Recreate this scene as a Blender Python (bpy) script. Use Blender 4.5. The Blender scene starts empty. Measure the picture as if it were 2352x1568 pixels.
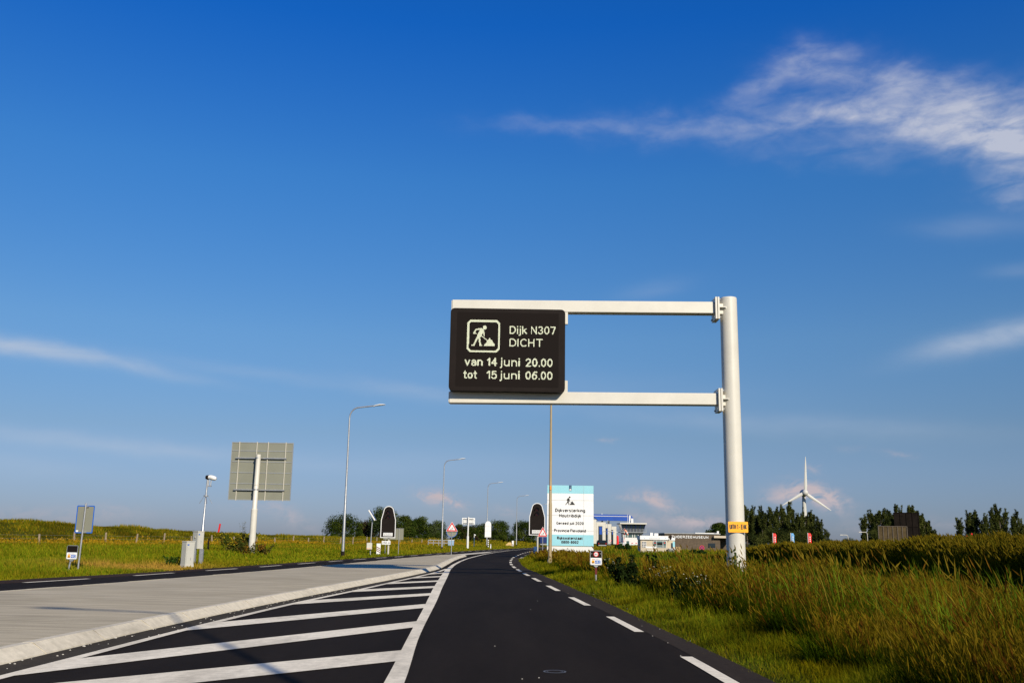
import bpy, bmesh, math, random
import numpy as np
from mathutils import Vector, Matrix

sc = bpy.context.scene
COL = sc.collection
rng = np.random.default_rng(7)
random.seed(7)

# ------------------------------------------------------------------ camera
F = 2200.0; CH = 1.31; RHO = .016; TH = math.atan(455/2200.)
_R = np.array([1, 0, 0.]); _U = np.array([0, -math.sin(TH), math.cos(TH)]); _F = np.array([0, math.cos(TH), math.sin(TH)])
_cr = _R*math.cos(RHO)+_U*math.sin(RHO); _cu = -_R*math.sin(RHO)+_U*math.cos(RHO)
cam = bpy.data.cameras.new('camera'); camo = bpy.data.objects.new('camera', cam); COL.objects.link(camo)
cam.sensor_width = 36; cam.lens = 36*F/2352; cam.clip_start = .1; cam.clip_end = 9000
camo.matrix_world = Matrix(((_cr[0], _cu[0], -_F[0], 0), (_cr[1], _cu[1], -_F[1], 0), (_cr[2], _cu[2], -_F[2], CH), (0, 0, 0, 1)))
sc.camera = camo
def ray(px, py): return _F+_cr*(px-1176)/F+_cu*(784-py)/F
def G(px, py, z=0):                      # photo pixel (2352 wide) -> point on the level z
    d = ray(px, py); t = (z-CH)/d[2]; return d[0]*t, d[1]*t
def A(px, py, Y):                        # photo pixel -> point at distance Y
    d = ray(px, py); t = Y/d[1]; return np.array([d[0]*t, Y, CH+d[2]*t])

# ------------------------------------------------------------------ light
SUN_EL = 28.5; SUN_ROT = 153.0
sun = bpy.data.lights.new('sun', 'SUN'); suno = bpy.data.objects.new('sun', sun); COL.objects.link(suno)
sun.energy = 4.6; sun.angle = math.radians(.7); sun.color = (1, .90, .73)
_e, _a = math.radians(SUN_EL), math.radians(SUN_ROT)
SDIR = Vector((math.sin(_a)*math.cos(_e), math.cos(_a)*math.cos(_e), math.sin(_e)))
suno.rotation_euler = SDIR.to_track_quat('Z', 'Y').to_euler(); suno.location = (20, -40, 40)

vs = sc.view_settings; vs.view_transform = 'Standard'; vs.look = 'None'; vs.exposure = 0.30; vs.gamma = 1
SKY_STRENGTH = .10

W = bpy.data.worlds.new('World'); sc.world = W; W.use_nodes = True
def build_world():
    nt = W.node_tree; nt.nodes.clear(); N = nt.nodes; Lk = nt.links
    def nd(t, **k):
        n = N.new(t)
        for a, b in k.items(): setattr(n, a, b)
        return n
    def mt(op, a, b=None, c=None, clamp=False):
        n = nd('ShaderNodeMath', operation=op, use_clamp=clamp)
        for i, v in enumerate((a, b, c)):
            if v is None: continue
            if isinstance(v, (int, float)): n.inputs[i].default_value = v
            else: Lk.new(v, n.inputs[i])
        return n.outputs[0]
    sky = nd('ShaderNodeTexSky', sky_type='NISHITA', sun_disc=False)
    sky.sun_elevation = math.radians(SUN_EL); sky.sun_rotation = math.radians(SUN_ROT)
    sky.air_density = 1.0; sky.dust_density = .35; sky.ozone_density = 2.2; sky.altitude = 0
    hs = nd('ShaderNodeHueSaturation'); hs.inputs['Saturation'].default_value = 1.22; hs.inputs['Value'].default_value = 1.0
    Lk.new(sky.outputs[0], hs.inputs['Color'])
    tc = nd('ShaderNodeTexCoord'); sp = nd('ShaderNodeSeparateXYZ'); Lk.new(tc.outputs['Generated'], sp.inputs[0])
    az = mt('MULTIPLY', mt('ARCTAN2', sp.outputs[0], sp.outputs[1]), 57.29578)
    el = mt('MULTIPLY', mt('ARCSINE', sp.outputs[2]), 57.29578)
    def noise(sx, sy, scale, detail, rough, dist, rot=0):
        cv = nd('ShaderNodeCombineXYZ'); Lk.new(mt('MULTIPLY', az, sx), cv.inputs[0]); Lk.new(mt('MULTIPLY', el, sy), cv.inputs[1])
        mp = nd('ShaderNodeMapping'); mp.inputs['Rotation'].default_value = (0, 0, math.radians(rot)); Lk.new(cv.outputs[0], mp.inputs[0])
        n = nd('ShaderNodeTexNoise'); n.inputs['Scale'].default_value = scale; n.inputs['Detail'].default_value = detail
        n.inputs['Roughness'].default_value = rough; n.inputs['Distortion'].default_value = dist
        Lk.new(mp.outputs[0], n.inputs['Vector']); return n.outputs[0]
    # clear-air colour by elevation
    rp = nd('ShaderNodeValToRGB'); e = rp.color_ramp.elements
    st = [(0, (.33, .41, .80)), (.0133, (.35, .43, .80)), (.067, (.50, .545, .71)), (.13, (.62, .75, .90)), (.233, (.44, .86, 1.20)), (.333, (.12, .73, 1.44)), (1, (.12, .70, 1.40))]
    while len(e) < len(st): e.new(.5)
    for k, (p_, c_) in enumerate(st): e[k].position = p_; e[k].color = (*[v/1.5 for v in c_], 1)
    Lk.new(mt('DIVIDE', el, 90, None, True), rp.inputs[0])
    vm = nd('ShaderNodeVectorMath', operation='MULTIPLY'); Lk.new(hs.outputs[0], vm.inputs[0]); Lk.new(rp.outputs[0], vm.inputs[1])
    v2 = nd('ShaderNodeVectorMath', operation='SCALE'); Lk.new(vm.outputs[0], v2.inputs[0]); v2.inputs['Scale'].default_value = 1.5/1.23
    # warp
    w1 = noise(1, 1.6, .23, 4, .55, .3); w2 = noise(1, 1.6, .31, 4, .55, .3, 40)
    azw = mt('ADD', az, mt('MULTIPLY', mt('SUBTRACT', w1, .5), 4.0))
    elw = mt('ADD', el, mt('MULTIPLY', mt('SUBTRACT', w2, .5), 2.2))
    def azel(px, py):
        d = ray(px, py); d = d/np.linalg.norm(d)
        return math.degrees(math.atan2(d[0], d[1])), math.degrees(math.asin(d[2]))
    def blobs(lst, a_, e_):
        tot = None
        for (px, py, rx, ry, ang, s) in lst:
            a0, e0 = azel(px, py); k = 57.3/2200*.93; c, n_ = math.cos(math.radians(ang)), math.sin(math.radians(ang))
            dx = mt('SUBTRACT', a_, a0); dy = mt('SUBTRACT', e_, e0)
            u = mt('MULTIPLY_ADD', dx, c/(rx*k), mt('MULTIPLY', dy, -n_/(rx*k)))      # ang: clockwise in the picture
            v = mt('MULTIPLY_ADD', dx, n_/(ry*k), mt('MULTIPLY', dy, c/(ry*k)))
            r2 = mt('ADD', mt('MULTIPLY', u, u), mt('MULTIPLY', v, v))
            g = mt('MULTIPLY', mt('POWER', 2.71828, mt('MULTIPLY', r2, -1.0)), s)
            tot = g if tot is None else mt('ADD', tot, g)
        return tot
    cirrus = [(1740, 205, 90, 35, -25, .38), (1860, 150, 100, 36, 0, .50), (2000, 190, 130, 42, 14, .42), (2150, 215, 120, 42, 12, .60),
              (2290, 250, 110, 50, 14, .60), (1290, 292, 190, 22, 0, .20), (1560, 292, 200, 30, 2, .30), (1780, 283, 170, 30, -4, .40),
              (1950, 262, 150, 40, 8, .55), (2130, 285, 170, 38, 14, .85), (2310, 320, 120, 42, 16, 1.1), (2350, 395, 80, 60, 20, .6),
              (2330, 455, 70, 28, 14, .3), (1960, 340, 260, 34, 8, .22)]
    veil = [(20, 795, 190, 18, 5, .70), (270, 830, 190, 15, 8, .34), (620, 862, 300, 16, 6, .13), (950, 895, 160, 18, 7, .20),
            (250, 1020, 270, 18, 3, .34), (0, 1062, 200, 26, 4, .14), (650, 1060, 300, 26, 3, .10), (2290, 775, 150, 26, -10, .75),
            (2345, 620, 60, 14, 0, .16), (1600, 965, 380, 24, 6, .15), (1500, 665, 90, 22, -10, .12), (2000, 980, 300, 24, 4, .12),
            (1300, 880, 500, 40, 4, .07), (2250, 520, 120, 26, 6, .16), (1000, 1060, 300, 30, 0, .08)]
    puffs = [(1000, 1140, 44, 16, 8, .9), (1045, 1158, 34, 12, 18, .7), (1450, 1142, 36, 10, 8, .55), (1510, 1150, 46, 15, 20, .95),
             (1590, 1196, 66, 18, 4, .85), (1478, 1196, 40, 15, 24, .45), (1790, 1140, 34, 18, 0, .7), (1850, 1130, 50, 22, 8, 1.1),
             (1905, 1148, 40, 20, 24, 1.0), (1868, 1076, 16, 12, 40, .35), (2072, 1044, 34, 9, 6, .28), (660, 1180, 60, 20, 28, .42),
             (560, 1165, 60, 14, 0, .18), (1170, 1175, 40, 12, 10, .30), (1395, 1008, 22, 5, 4, .28), (230, 1178, 90, 18, 0, .25),
             (60, 1180, 90, 12, 0, .2), (2000, 1210, 60, 16, 0, .25), (1955, 1030, 40, 8, 0, .1), (2150, 1200, 80, 16, 0, .15)]
    wn = noise(1, 2.6, .36, 6, .56, .35, 12); wn2 = noise(1, 2.2, .9, 5, .55, .3, -20)
    cn = mt('MULTIPLY_ADD', wn, 2.5, -.52, True); cn = mt('MULTIPLY', cn, mt('MULTIPLY_ADD', wn2, .9, .38))
    ca = mt('MULTIPLY', mt('MULTIPLY', blobs(cirrus, azw, elw), cn, None, True), .82)
    vn = mt('MULTIPLY_ADD', noise(1, 4, .16, 5, .6, .5), 1.6, .1)
    va = mt('MULTIPLY', blobs(veil, az, mt('ADD', el, mt('MULTIPLY', mt('SUBTRACT', w1, .5), .8))), vn, None, True)
    pn = mt('MULTIPLY_ADD', noise(1, 1.5, 1.0, 6, .6, .6), 4.2, -1.45, True)
    p_az = mt('ADD', az, mt('MULTIPLY', mt('SUBTRACT', wn2, .5), 1.6)); p_el = mt('ADD', el, mt('MULTIPLY', mt('SUBTRACT', wn, .5), .8))
    pa = mt('MULTIPLY', blobs(puffs, p_az, p_el), pn, None, True)
    def mix(fac, c1, col):
        m = nd('ShaderNodeMix', data_type='RGBA'); Lk.new(fac, m.inputs[0]); Lk.new(c1, m.inputs[6]); m.inputs[7].default_value = (*col, 1); return m.outputs[2]
    S = 1/SKY_STRENGTH
    c = mix(va, v2.outputs[0], (.40*S, .455*S, .55*S))
    c = mix(pa, c, (.43*S, .375*S, .40*S))
    c = mix(ca, c, (.47*S, .485*S, .555*S))
    bg = nd('ShaderNodeBackground'); bg.inputs['Strength'].default_value = SKY_STRENGTH; Lk.new(c, bg.inputs[0])
    out = nd('ShaderNodeOutputWorld'); Lk.new(bg.outputs[0], out.inputs[0])
build_world()

# ------------------------------------------------------------------ materials
def mat(name, col, rough=.6, metal=0., nscale=0, namt=0., bump=0., bscale=60, spec=.5, emit=0, col2=None, alpha=1, trans=0):
    m = bpy.data.materials.new(name); m.use_nodes = True; nt = m.node_tree; b = nt.nodes['Principled BSDF']
    b.inputs['Base Color'].default_value = (*col, 1); b.inputs['Roughness'].default_value = rough; b.inputs['Metallic'].default_value = metal
    b.inputs['Specular IOR Level'].default_value = spec
    if emit: b.inputs['Emission Color'].default_value = (*col, 1); b.inputs['Emission Strength'].default_value = emit
    if trans: b.inputs['Transmission Weight'].default_value = trans
    if nscale or bump:
        tc = nt.nodes.new('ShaderNodeTexCoord')
    if nscale:
        n = nt.nodes.new('ShaderNodeTexNoise'); n.inputs['Scale'].default_value = nscale; n.inputs['Detail'].default_value = 6; n.inputs['Roughness'].default_value = .65
        nt.links.new(tc.outputs['Object'], n.inputs['Vector'])
        r = nt.nodes.new('ShaderNodeValToRGB'); r.color_ramp.elements[0].position = .3; r.color_ramp.elements[1].position = .72
        c2 = col2 or tuple(min(1, c*(1+namt)) for c in col); c1 = tuple(c*(1-namt) for c in col) if not col2 else col
        r.color_ramp.elements[0].color = (*c1, 1); r.color_ramp.elements[1].color = (*c2, 1)
        nt.links.new(n.outputs[0], r.inputs[0]); nt.links.new(r.outputs[0], b.inputs['Base Color'])
    if bump:
        n2 = nt.nodes.new('ShaderNodeTexNoise'); n2.inputs['Scale'].default_value = bscale; n2.inputs['Detail'].default_value = 4
        nt.links.new(tc.outputs['Object'], n2.inputs['Vector'])
        bp = nt.nodes.new('ShaderNodeBump'); bp.inputs['Strength'].default_value = bump; bp.inputs['Distance'].default_value = .01
        nt.links.new(n2.outputs[0], bp.inputs['Height']); nt.links.new(bp.outputs[0], b.inputs['Normal'])
    return m
def leafmat(name, trans=.3, gloss=.0, sat=1.0):
    m = bpy.data.materials.new(name); m.use_nodes = True; nt = m.node_tree; nt.nodes.clear()
    at = nt.nodes.new('ShaderNodeAttribute'); at.attribute_name = 'Col'
    d = nt.nodes.new('ShaderNodeBsdfDiffuse'); t = nt.nodes.new('ShaderNodeBsdfTranslucent'); mx = nt.nodes.new('ShaderNodeMixShader'); mx.inputs[0].default_value = trans
    nt.links.new(at.outputs[0], d.inputs[0]); nt.links.new(at.outputs[0], t.inputs[0])
    nt.links.new(d.outputs[0], mx.inputs[1]); nt.links.new(t.outputs[0], mx.inputs[2])
    o = nt.nodes.new('ShaderNodeOutputMaterial'); nt.links.new(mx.outputs[0], o.inputs[0]); return m
MT = {}
MT['cream'] = mat('cream_paint', (.57, .54, .46), .42, 0, .9, .08)
MT['cream_dirty'] = mat('cream_paint_dull', (.47, .44, .36), .5, 0, .9, .1)
MT['white'] = mat('white_paint', (.66, .65, .61), .45, 0, 2, .05)
MT['galv'] = mat('galvanised_steel', (.42, .42, .415), .42, .7, 9, .18)
MT['steel_grey'] = mat('grey_steel', (.30, .31, .31), .5, .4, 5, .12)
MT['tan'] = mat('tan_paint', (.33, .25, .13), .42, 0, 2, .1)
MT['black'] = mat('black_paint', (.0125, .0088, .0072), .6, 0, 3, .15, spec=.08)
MT['blackmatt'] = mat('black_matt', (.0105, .0076, .0064), .8, spec=.08)
MT['panelback'] = mat('panel_back_grey', (.205, .205, .155), .55, .1, .8, .07)
MT['red'] = mat('sign_red', (.55, .012, .012), .4)
MT['darkred'] = mat('reflector_dark_red', (.12, .012, .010), .35)
MT['blue'] = mat('sign_blue', (.01, .10, .42), .4)
MT['deepblue'] = mat('deep_blue_paint', (.005, .06, .33), .4, 0, .6, .12)
MT['navy'] = mat('navy_paint', (.004, .018, .11), .4)
MT['logo_navy'] = mat('logo_navy', (.004, .05, .12), .4)
MT['lightblue'] = mat('light_blue_sign', (.27, .56, .62), .4, 0, 1.0, .05)
MT['signwhite'] = mat('sign_white', (.74, .735, .71), .4, 0, .8, .04)
MT['yellow'] = mat('sign_yellow', (.92, .39, .002), .45)
MT['ink'] = mat('black_ink', (.014, .013, .012), .6)
MT['orange'] = mat('orange_sticker', (.8, .25, .01), .5)
MT['lens'] = mat('dark_lens', (.02, .004, .004), .12)
MT['led'] = mat('lit_led', (.88, .92, .66), .6, emit=.30)
MT['glass'] = mat('dark_glass', (.015, .025, .035), .06, spec=.8)
MT['glassgreen'] = mat('green_tinted_glass', (.06, .11, .11), .07, spec=.8)
MT['concrete'] = mat('pale_concrete', (.50, .47, .41), .85, 0, .7, .13, .2, 40)
MT['wood'] = mat('weathered_wood', (.10, .072, .045), .9, 0, 3, .3)
MT['post'] = mat('fence_post_wood', (.25, .19, .12), .9, 0, 8, .3)
MT['bark'] = mat('bark', (.09, .07, .05), .9, 0, 5, .3)
MT['tyre'] = mat('tyre_rubber', (.01, .01, .01), .8)
MT['creamwall'] = mat('cream_cladding', (.50, .42, .30), .6, 0, .8, .05)
MT['orangewhite'] = mat('windsock_cloth', (.75, .30, .18), .7)
MT['redcloth'] = mat('red_cloth', (.75, .012, .008), .6)
MT['bluecloth'] = mat('blue_cloth', (.10, .30, .55), .6)
MT['hay'] = mat('dry_straw', (.55, .38, .15), .9, 0, 9, .3)
MT['turbine'] = mat('turbine_white', (.50, .49, .44), .55, 0, .05, .05)
MT['blueplastic'] = mat('light_blue_plastic', (.26, .38, .52), .5)
MT['greyplastic'] = mat('cabinet_grey', (.46, .45, .39), .5, 0, 2, .06)
MT['mesh'] = mat('dark_mesh_panel', (.010, .0075, .006), .9, 0, 1.2, .4, spec=.05)
MT['brownpanel'] = mat('brown_mesh_panel', (.07, .05, .024), .9, 0, 1.5, .35, spec=.1)
MT['tailred'] = mat('tail_lamp_red', (.4, .01, .01), .3)
LEAF = leafmat('tree_leaves', .22); GRASSM = leafmat('grass_blades', .34); FLOW = leafmat('flower_petals', .25)

# ------------------------------------------------------------------ mesh helpers
class MB:
    def __init__(s): s.v = []; s.f = []
    def add(s, vs_, fs_):
        n = len(s.v); s.v += [tuple(map(float, v)) for v in vs_]; s.f += [tuple(n+i for i in f) for f in fs_]; return s
    def box(s, c, d, rz=0, taper=1.0, rx=0, ry=0):
        x, y, z = [k/2 for k in d]; m = Matrix.Rotation(rz, 3, 'Z') @ Matrix.Rotation(ry, 3, 'Y') @ Matrix.Rotation(rx, 3, 'X'); P = []
        for sx, sy, sz in ((-1, -1, -1), (1, -1, -1), (1, 1, -1), (-1, 1, -1), (-1, -1, 1), (1, -1, 1), (1, 1, 1), (-1, 1, 1)):
            t = taper if sz > 0 else 1
            P.append(m @ Vector((sx*x*t, sy*y*t, sz*z))+Vector(c))
        return s.add(P, [(3, 2, 1, 0), (4, 5, 6, 7), (0, 1, 5, 4), (1, 2, 6, 5), (2, 3, 7, 6), (3, 0, 4, 7)])
    def tube(s, pts, rad, n=10, caps=True):
        pts = [Vector(p) for p in pts]; rad = rad if hasattr(rad, '__len__') else [rad]*len(pts); rings = []; prev = None
        for i, p in enumerate(pts):
            t = (pts[min(i+1, len(pts)-1)]-pts[max(i-1, 0)]).normalized()
            if prev is None: a = t.orthogonal().normalized()
            else: a = (prev-t*prev.dot(t)).normalized()
            prev = a; b = t.cross(a)
            rings.append([p+(a*math.cos(k*2*math.pi/n)+b*math.sin(k*2*math.pi/n))*rad[i] for k in range(n)])
        vs_ = [v for r in rings for v in r]; fs_ = []
        for i in range(len(pts)-1):
            for k in range(n): fs_.append((i*n+k, i*n+(k+1) % n, (i+1)*n+(k+1) % n, (i+1)*n+k))
        if caps: fs_.append(tuple(reversed(range(n)))); fs_.append(tuple((len(pts)-1)*n+k for k in range(n)))
        return s.add(vs_, fs_)
    def prism(s, out, y0, y1):           # outline in x,z ; extruded along y (y0 = front, faces -Y)
        n = len(out); a = sum(out[i][0]*out[(i+1) % n][1]-out[(i+1) % n][0]*out[i][1] for i in range(n))
        if a < 0: out = out[::-1]
        vs_ = [(x, y0, z) for x, z in out]+[(x, y1, z) for x, z in out]
        fs_ = [tuple(range(n)), tuple(reversed(range(n, 2*n)))]
        for i in range(n): j = (i+1) % n; fs_.append((i, i+n, j+n, j))
        return s.add(vs_, fs_)
    def flat(s, out, y):                 # single face facing -Y
        n = len(out); a = sum(out[i][0]*out[(i+1) % n][1]-out[(i+1) % n][0]*out[i][1] for i in range(n))
        if a < 0: out = out[::-1]
        return s.add([(x, y, z) for x, z in out], [tuple(range(n))])
    def ring(s, outer, inner, y):        # flat ring between two outlines with the same count
        n = len(outer); return s.add([(x, y, z) for x, z in outer]+[(x, y, z) for x, z in inner], [(i, (i+1) % n, (i+1) % n+n, i+n) for i in range(n)])
    def disc(s, c, r, y, n=20): return s.flat([(c[0]+r*math.cos(k*2*math.pi/n), c[1]+r*math.sin(k*2*math.pi/n)) for k in range(n)], y)
    def ball(s, c, r, n=10, m=6):
        r = r if hasattr(r, '__len__') else (r, r, r); vs_ = []; fs_ = []
        for i in range(m+1):
            t = math.pi*i/m
            for k in range(n):
                p = 2*math.pi*k/n; vs_.append((c[0]+r[0]*math.sin(t)*math.cos(p), c[1]+r[1]*math.sin(t)*math.sin(p), c[2]+r[2]*math.cos(t)))
        for i in range(m):
            for k in range(n): fs_.append((i*n+k, (i+1)*n+k, (i+1)*n+(k+1) % n, i*n+(k+1) % n))
        return s.add(vs_, fs_)
    def build(s, name, m, parent=None, smooth=False, bevel=0, loc=None):
        me = bpy.data.meshes.new(name); me.from_pydata(s.v, [], s.f); me.update()
        o = bpy.data.objects.new(name, me); COL.objects.link(o)
        if m: me.materials.append(MT[m] if isinstance(m, str) else m)
        if smooth:
            bm = bmesh.new(); bm.from_mesh(me); bmesh.ops.remove_doubles(bm, verts=bm.verts, dist=1e-5); bmesh.ops.recalc_face_normals(bm, faces=bm.faces); bm.to_mesh(me); bm.free()
            for p in me.polygons: p.use_smooth = True
            me.set_sharp_from_angle(angle=math.radians(40))
        if bevel:
            md = o.modifiers.new('bevel', 'BEVEL'); md.width = bevel; md.segments = 2; md.limit_method = 'ANGLE'
        if parent: o.parent = parent
        if loc is not None: o.location = loc
        return o
def rrect(x0, z0, x1, z1, r, n=5):
    o = []
    for cx, cz, a in ((x1-r, z1-r, 0), (x0+r, z1-r, 90), (x0+r, z0+r, 180), (x1-r, z0+r, 270)):
        for k in range(n+1):
            t = math.radians(a+90*k/n); o.append((cx+r*math.cos(t), cz+r*math.sin(t)))
    return o
def thing(name, label, cat, loc, group=None, rz=0):
    o = bpy.data.objects.new(name, None); COL.objects.link(o); o.location = tuple(map(float, loc)); o.rotation_euler = (0, 0, rz); o.empty_display_size = .2
    o['label'] = label; o['category'] = cat
    if group: o['group'] = group
    return o
def tag(o, label, cat, group=None, kind=None):
    o['label'] = label; o['category'] = cat
    if group: o['group'] = group
    if kind: o['kind'] = kind
    return o
def copy_tree(o, parent=None):
    c = o.copy(); COL.objects.link(c)
    if parent: c.parent = parent
    for ch in list(o.children): copy_tree(ch, c)
    return c
def struct(o, kind='structure'): o['kind'] = kind; return o
def arr_mesh(name, V, quads, tris, m, colors=None, parent=None, flat=True):
    me = bpy.data.meshes.new(name); nq, nt_ = len(quads), len(tris)
    me.vertices.add(len(V)); me.vertices.foreach_set('co', np.asarray(V, np.float32).ravel())
    li = np.concatenate([np.asarray(quads, np.int32).ravel(), np.asarray(tris, np.int32).ravel()]); me.loops.add(len(li)); me.loops.foreach_set('vertex_index', li)
    st = np.concatenate([np.arange(nq)*4, nq*4+np.arange(nt_)*3]).astype(np.int32)
    me.polygons.add(nq+nt_); me.polygons.foreach_set('loop_start', st)
    me.update(calc_edges=True)
    if colors is not None:
        ca = me.color_attributes.new('Col', 'FLOAT_COLOR', 'POINT'); c4 = np.ones((len(V), 4), np.float32); c4[:, :3] = colors; ca.data.foreach_set('color', c4.ravel())
    if flat: me.polygons.foreach_set('use_smooth', np.zeros(len(me.polygons), bool))
    me.materials.append(m); o = bpy.data.objects.new(name, me); COL.objects.link(o)
    if parent: o.parent = parent
    return o

# stroke lettering: plain sans-serif glyphs as centre lines, cap height 1
def _arc(cx, cy, rx, ry, a0, a1):
    n = max(4, int(abs(a1-a0)/15)); return [(cx+rx*math.cos(math.radians(a0+(a1-a0)*k/n)), cy+ry*math.sin(math.radians(a0+(a1-a0)*k/n))) for k in range(n+1)]
def _el(cx, cy, rx, ry): return _arc(cx, cy, rx, ry, 90, 450)
_S = lambda cx, cy, r, h: _arc(cx, cy+h, r*.93, h, 35, 270)+_arc(cx, cy-h, r, h, 90, -145)[1:]
GL = {
 'D': [[(0, 0), (0, 1), (.26, 1)]+_arc(.26, .5, .36, .5, 90, -90)+[(0, 0)]], 'N': [[(0, 0), (0, 1), (.6, 0), (.6, 1)]], 'I': [[(0, 0), (0, 1)]], 'C': [_arc(.37, .5, .37, .5, 48, 312)],
 'H': [[(0, 0), (0, 1)], [(.6, 0), (.6, 1)], [(0, .52), (.6, .52)]], 'T': [[(0, 1), (.64, 1)], [(.32, 1), (.32, 0)]], 'U': [[(0, 1)]+_arc(.3, .3, .3, .3, 180, 360)+[(.6, 1)]],
 'E': [[(.54, 0), (0, 0), (0, 1), (.54, 1)], [(0, .53), (.48, .53)]], 'K': [[(0, 0), (0, 1)], [(.58, 1), (0, .36)], [(.2, .57), (.6, 0)]], 'G': [_arc(.37, .5, .37, .5, 48, 300)+[(.69, .14), (.69, .46), (.42, .46)]],
 'P': [[(0, 0), (0, 1), (.32, 1)]+_arc(.32, .74, .26, .26, 90, -90)+[(0, .48)]], 'R': [[(0, 0), (0, 1), (.32, 1)]+_arc(.32, .75, .26, .25, 90, -90)+[(0, .5)], [(.28, .5), (.6, 0)]],
 'F': [[(0, 0), (0, 1), (.52, 1)], [(0, .53), (.45, .53)]], 'Z': [[(0, 1), (.6, 1), (0, 0), (.6, 0)]], 'M': [[(0, 0), (0, 1), (.36, .12), (.72, 1), (.72, 0)]], 'S': [_S(.3, .5, .3, .25)],
 'a': [_el(.22, .19, .22, .19), [(.46, 0), (.46, .47)]+_arc(.24, .47, .22, .23, 0, 150)], 'b': [[(0, 0), (0, 1)], _el(.25, .35, .25, .35)], 'c': [_arc(.27, .35, .27, .35, 50, 310)], 'd': [[(.5, 0), (.5, 1)], _el(.25, .35, .25, .35)],
 'e': [[(0, .37), (.52, .37)]+_arc(.26, .35, .26, .35, 4, 315)], 'g': [_el(.25, .35, .25, .35), [(.5, .7), (.5, -.06)]+_arc(.25, -.06, .25, .22, 0, -150)], 'h': [[(0, 0), (0, 1)], [(0, .3)]+_arc(.24, .43, .24, .27, 180, 0)+[(.48, 0)]],
 'i': [[(0, 0), (0, .7)], [(0, .97), (0, 1.03)]], 'j': [[(.1, .7), (.1, -.1)]+_arc(-.04, -.1, .14, .17, 0, -85), [(.1, .97), (.1, 1.03)]], 'k': [[(0, 0), (0, 1)], [(.45, .7), (0, .25)], [(.17, .42), (.48, 0)]], 'l': [[(0, 0), (0, 1)]],
 'm': [[(0, 0), (0, .7)], [(0, .3)]+_arc(.2, .47, .2, .23, 180, 0)+[(.4, 0)], [(.4, .3)]+_arc(.6, .47, .2, .23, 180, 0)+[(.8, 0)]], 'n': [[(0, 0), (0, .7)], [(0, .3)]+_arc(.24, .43, .24, .27, 180, 0)+[(.48, 0)]], 'o': [_el(.27, .35, .27, .35)],
 'r': [[(0, 0), (0, .7)], [(0, .3)]+_arc(.24, .42, .24, .28, 180, 80)], 's': [_S(.22, .35, .22, .175)], 't': [[(.14, .95)]+_arc(.28, .16, .14, .16, 180, 295), [(0, .7), (.32, .7)]], 'u': [[(0, .7)]+_arc(.24, .26, .24, .26, 180, 360)+[(.48, .4)], [(.48, .7), (.48, 0)]],
 'v': [[(0, .7), (.25, 0), (.5, .7)]], 'w': [[(0, .7), (.19, 0), (.38, .68), (.57, 0), (.76, .7)]],
 '0': [_el(.26, .5, .26, .5)], '1': [[(.06, .76), (.28, 1), (.28, 0)]], '2': [_arc(.26, .72, .26, .28, 165, -38)+[(0, 0), (.54, 0)]], '3': [_arc(.25, .75, .23, .25, 150, -80)+_arc(.25, .265, .27, .265, 80, -150)],
 '4': [[(.4, 0), (.4, 1), (0, .3), (.56, .3)]], '5': [[(.48, 1), (.1, 1), (.04, .5)]+_arc(.25, .33, .27, .33, 125, -150)], '6': [_el(.26, .31, .26, .31), _arc(.4, .31, .4, .69, 72, 180)], '7': [[(0, 1), (.52, 1), (.2, 0)]],
 '8': [_el(.26, .76, .22, .24), _el(.26, .26, .27, .26)], '9': [_el(.26, .69, .26, .31), _arc(.12, .69, .4, .69, -108, 0)], '-': [[(0, .4), (.3, .4)]], '.': [[(.02, 0), (.02, .02)]], ',': [[(.04, .03), (-.02, -.14)]]}
def strokes(s, wt, spacing=1.0, shear=0.0):
    out = []; x = wt/2
    for ch in s:
        if ch == ' ': x += .36*spacing; continue
        g = GL[ch]; xm = max(p[0] for l in g for p in l); k = 1-wt
        for l in g: out.append([(x+px_+shear*(wt/2+py_*k), wt/2+py_*k) for px_, py_ in l])
        x += xm+wt+.13*spacing
    return out, x-.13*spacing-wt/2
def put_text(mb, s, x0, x1, zbase, cap, y, bold=0.0, shear=0.0, spacing=1.0):
    wt = .135+bold*1.6; L, wd = strokes(s, wt, spacing, shear); sx = (x1-x0)/wd; q = 0
    for l in L:
        p = np.array([(x0+a*sx, zbase+b*cap) for a, b in l]); closed = np.linalg.norm(p[0]-p[-1]) < 1e-6; n = len(p); hw = wt*cap/2; off = []
        for k in range(n):
            a = p[k]-p[k-1] if k > 0 else (p[-1]-p[-2] if closed else p[1]-p[0]); b = p[(k+1) % n]-p[k] if k < n-1 else (p[1]-p[0] if closed else p[-1]-p[-2])
            a = a/(np.linalg.norm(a)+1e-12); b = b/(np.linalg.norm(b)+1e-12); m = np.array([-a[1]-b[1], a[0]+b[0]]); m /= np.linalg.norm(m)+1e-12; c = max(.5, m @ np.array([-a[1], a[0]])); off.append(m*hw/c)
        off = np.array(off); yy = y-.0004*(q % 5); q += 1; V = [(a[0], yy, a[1]) for a in p+off]+[(a[0], yy, a[1]) for a in p-off]
        mb.add(V, [(k, n+k, n+k+1, k+1) for k in range(n-1)])

# value noise for patches
_ng = rng.random((256, 256))
def vnoise(x, y, s):
    x = np.asarray(x)/s+100.; y = np.asarray(y)/s+100.; xi = np.floor(x).astype(int); yi = np.floor(y).astype(int); fx = x-xi; fy = y-yi
    fx = fx*fx*(3-2*fx); fy = fy*fy*(3-2*fy); g = lambda a, b: _ng[a % 256, b % 256]
    return (g(xi, yi)*(1-fx)+g(xi+1, yi)*fx)*(1-fy)+(g(xi, yi+1)*(1-fx)+g(xi+1, yi+1)*fx)*fy
def sst(a, b, x): t = np.clip((x-a)/(b-a), 0, 1); return t*t*(3-2*t)

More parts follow.
